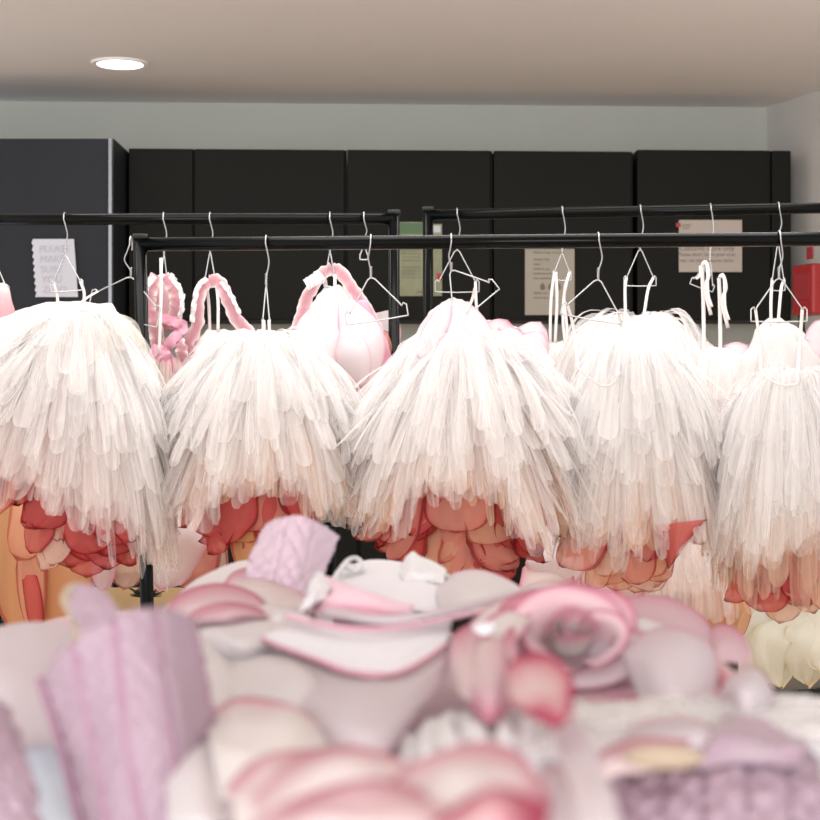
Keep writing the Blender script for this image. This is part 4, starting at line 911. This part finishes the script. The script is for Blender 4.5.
patch(e, [[(502, 640, .046), (508, 630, .048), (514, 626, .048)], [(506, 668, .044), (512, 664, .048), (518, 660, .046)], [(512, 690, .036), (522, 692, .036), (534, 688, .036)]], 'p_rose', rim='lrtb', sig=.3)
k = MB(); petal(k, [F(476, 626, .05), F(484, 626, .052), F(492, 630, .05)], .012, (0, -.6, 1)); k.build('clasp', M['coutil'], e, solid=.003)
# white gathered tulle
patch(e, [[(400, 742, .012), (450, 712, .02), (510, 712, .022), (570, 722, .012)], [(396, 756, .012), (450, 742, .026), (510, 742, .026), (570, 745, .012)], [(400, 790, .004), (450, 785, .01), (510, 785, .01), (560, 790, .004)]], 'cotton', name='gathered_tulle', rim='', amp=.006, fold=.004, ff=42)
patch(e, [[(560, 735, .014), (610, 712, .018), (670, 712, .02), (730, 712, .02), (778, 694, .02), (850, 704, .016)], [(560, 755, .012), (620, 738, .020), (680, 732, .022), (736, 730, .022), (790, 722, .020), (850, 730, .016)], [(560, 775, .002), (620, 768, .004), (680, 764, .004), (740, 762, .004), (800, 764, .004), (850, 770, .004)]], 'cotton', name='tulle_overlay', rim='', amp=.008, fold=.0016, ff=20, n=40)
k = MB()
for i in range(60):
    x = R.uniform(590, 830); y = R.uniform(700, 742); L = R.uniform(90, 190)*R.choice((-1, 1))
    petal(k, [F(x, y, .016), F(x+L*.5, y-R.uniform(-5, 8), .03), F(x+L, y+R.uniform(-8, 6), .018)], R.uniform(.016, .04), (0, -.2, 1), nu=4, nv=10, ruf=.04)
k.build('tulle_overlay', M['tulle'], e)

# C3: near-centre pink petal heap
e = empty('petal_costume', Vector((-.02, .84, TZ)), 'blurred pink-petalled skirt nearest the camera at bottom centre', 'costume', HG2)
mound('skirt', e, -.02, .86, .20, .18, 1.04, 'p_white', seed=9, pw=.3, amp=.006)
patch(e, [[(205, 715, .018), (240, 697, .026), (280, 702, .028), (320, 722, .022)], [(210, 750, .018), (245, 738, .03), (285, 738, .032), (330, 750, .022)], [(220, 800, .012), (255, 795, .02), (295, 790, .02), (340, 790, .014)]], 'p_pink', rim='t', sig=.10, amp=.005)
patch(e, [[(225, 790, .026), (250, 764, .032), (290, 752, .034), (330, 748, .03)], [(232, 805, .026), (260, 790, .036), (298, 778, .036), (335, 770, .03)], [(240, 860, .02), (270, 845, .024), (305, 830, .024), (340, 815, .02)]], 'p_pink', rim='t', sig=.3, amp=.005)
patch(e, [[(250, 800, .036), (296, 760, .042), (350, 746, .044), (410, 764, .042), (470, 790, .036)], [(256, 820, .036), (300, 785, .046), (352, 768, .05), (408, 780, .046), (466, 802, .038)], [(262, 850, .03), (304, 815, .036), (354, 795, .04), (404, 802, .038), (460, 820, .032)]], 'p_pink', rim='t', sig=.35, amp=.006)
patch(e, [[(250, 830, .044), (300, 796, .05), (370, 780, .054), (440, 796, .05), (500, 818, .044)], [(256, 845, .044), (305, 818, .054), (370, 802, .058), (436, 812, .054), (496, 832, .046)], [(260, 880, .04), (310, 860, .044), (370, 850, .048), (432, 856, .044), (490, 870, .04)]], 'p_rose', rim='t', sig=.35, amp=.006)
patch(e, [[(392, 780, .046), (430, 756, .052), (480, 742, .054), (522, 756, .052), (552, 800, .046)], [(400, 796, .048), (436, 782, .056), (480, 772, .06), (518, 782, .056), (548, 818, .048)], [(408, 840, .04), (440, 835, .046), (480, 830, .05), (514, 835, .046), (544, 850, .04)]], 'p_pink', rim='tr', sig=.3, amp=.006)
patch(e, [[(430, 825, .056), (470, 796, .062), (510, 790, .064), (548, 808, .058)], [(436, 840, .056), (474, 820, .066), (510, 814, .068), (546, 826, .06)], [(440, 880, .05), (478, 870, .054), (510, 866, .056), (546, 870, .05)]], 'p_deep', rim='tr', sig=.3, amp=.004)
patch(e, [[(520, 800, .03), (545, 770, .036), (575, 765, .038), (600, 790, .034)], [(528, 820, .03), (550, 800, .04), (576, 795, .042), (600, 812, .034)], [(532, 860, .024), (552, 850, .03), (576, 846, .032), (600, 850, .026)]], 'p_pale', rim='t', sig=.15, amp=.004)
k = MB(); k.tube(curve([F(566, 722, .03), F(578, 755, .045), F(590, 790, .05), F(600, 830, .045)], 30), .0075, 10, flat=.25, side=(1, 0, 0)); k.build('shoulder_strap', M['p_pale'], e)

# C4: near-left costume with the upright quilted bodice
e = empty('quilted_costume', Vector((-.15, .86, TZ)), 'costume with a pink quilted bodice standing up blurred at the lower left', 'costume', 'costumes heaped on the table')
mound('skirt', e, -.27, 1.14, .20, .18, 1.045, 'p_pale', seed=12, amp=.006, pw=.25)
patch(e, [[(-40, 640, .012), (0, 626, .02), (45, 624, .022), (90, 636, .018), (110, 660, .012)], [(-40, 680, .012), (0, 668, .028), (45, 664, .03), (90, 672, .024), (116, 690, .012)], [(-40, 760, .004), (0, 750, .012), (45, 745, .012), (90, 745, .01), (120, 750, .004)]], 'p_pale', name='petal', rim='', amp=.006)
mound('underskirt', e, -.20, .86, .11, .15, 1.0, 'cotton', seed=13, amp=.01, pw=.3)
patch(e, [[(150, 640, .012), (190, 618, .016), (230, 625, .014)], [(160, 700, .012), (200, 700, .02), (240, 700, .012)], [(170, 830, 0), (210, 825, .01), (250, 820, 0)]], 'p_white', name='petal', rim='', amp=.004)
D = .86
LB = [[P(92, 860, D-.04), P(62, 740, D-.02), P(42, 677, D)], [P(118, 860, D-.05), P(96, 740, D-.03), P(76, 644, D-.02)], [P(150, 860, D-.05), P(130, 740, D-.045), P(116, 620, D-.02)],
          [P(190, 860, D-.04), P(172, 740, D-.04), P(154, 610, D-.01)], [P(224, 860, D), P(214, 740, D), P(191, 619, D+.02)]]
quilt(e, LB, amp=.0016, ku=9, kv=17, seams=(.01, .25, .5, .75), name='bodice', bulge=.004)
for col in LB:
    k = MB(); k.tube([p+Vector((0, -.007, 0)) for p in curve(col, 24)], .0022, 6); k.build('piping', M['trim_l'], e)
fpetal(e, [P(112, 650, .9), P(95, 615, .92), P(74, 590, .95)], .024, 'quilt', name='bodice_point', base=.9, cup=.1, nrm=(0, -1, .2))
quilt(e, [[P(-60, 860, D-.1), P(-50, 760, D-.08), P(-30, 690, D-.04)], [P(-5, 860, D-.1), P(-10, 770, D-.08), P(-12, 700, D-.04)], [P(48, 860, D-.1), P(30, 780, D-.08), P(6, 712, D-.04)]], amp=.0026, ku=5, kv=10, seams=(.3, .7), name='back_panel', bulge=.01)
k = MB(); petal(k, [P(20, 730, .92), P(44, 780, .86), P(62, 850, .82)], .035, (0, -1, .3), base=.9, tipw=.9); k.build('label_patch', M['grey'], e, solid=.001)
k = MB(); k.tube(curve([P(78, 620, 1.0), P(68, 600, 1.02), P(74, 590, 1.02), P(82, 600, 1.0), P(80, 640, .98)], 20), .0045, 8); k.build('strap_loop', M['tan'], e)
# C5: near-right quilted bodice
e = empty('quilted_costume', Vector((.16, .84, TZ)), 'costume with a flat pink quilted bodice and tan oval opening at the lower right', 'costume', 'costumes heaped on the table')
mound('skirt', e, .17, .86, .13, .12, 1.00, 'cotton', seed=19, amp=.01, pw=.3)
D = .80
quilt(e, [[P(590, 860, D-.05), P(596, 800, D-.02), P(606, 757, D+.02)], [P(640, 860, D-.06), P(648, 800, D-.03), P(652, 762, D+.02)], [P(700, 860, D-.06), P(702, 790, D-.03), P(700, 748, D+.02)],
          [P(760, 860, D-.06), P(762, 790, D-.03), P(758, 748, D+.02)], [P(830, 860, D-.05), P(822, 800, D-.02), P(808, 752, D+.02)]], amp=.0028, ku=8, kv=8, seams=(.15, .33, .5, .68, .85), name='bodice', bulge=.004, nrm=(0, -.7, .7))
k = MB(); q0 = P(664, 757, .86)
q0 = F(664, 758, .040); k.grid([[q0+Vector((r*.0165*math.cos(t), z, r*.0048*math.sin(t))) for t in [2*PI*j/30 for j in range(30)]] for r, z in ((.01, -.002), (.8, -.002), (1, 0), (1, .004), (.01, .004))], loop=True)
k.build('elastic_patch', M['tan'], e)
patch(e, [[(585, 765, .026), (612, 746, .03), (650, 738, .032), (690, 740, .03)], [(590, 772, .026), (614, 758, .032), (650, 752, .034), (688, 752, .03)], [(600, 785, .022), (618, 775, .026), (650, 770, .028), (686, 768, .024)]], 'p_rose', rim='t', sig=.3)
patch(e, [[(610, 742, .022), (640, 722, .028), (690, 718, .03), (735, 735, .026)], [(612, 750, .022), (642, 738, .03), (690, 734, .032), (734, 746, .026)], [(620, 764, .018), (645, 758, .022), (690, 756, .022), (732, 760, .02)]], 'p_pale', rim='tr', sig=.12)
patch(e, [[(690, 748, .024), (720, 716, .028), (760, 722, .028), (806, 740, .024)], [(694, 756, .024), (724, 738, .03), (762, 740, .03), (805, 750, .026)], [(700, 770, .018), (728, 764, .02), (764, 764, .02), (803, 766, .018)]], 'quilt', name='facing', rim='', amp=.008)
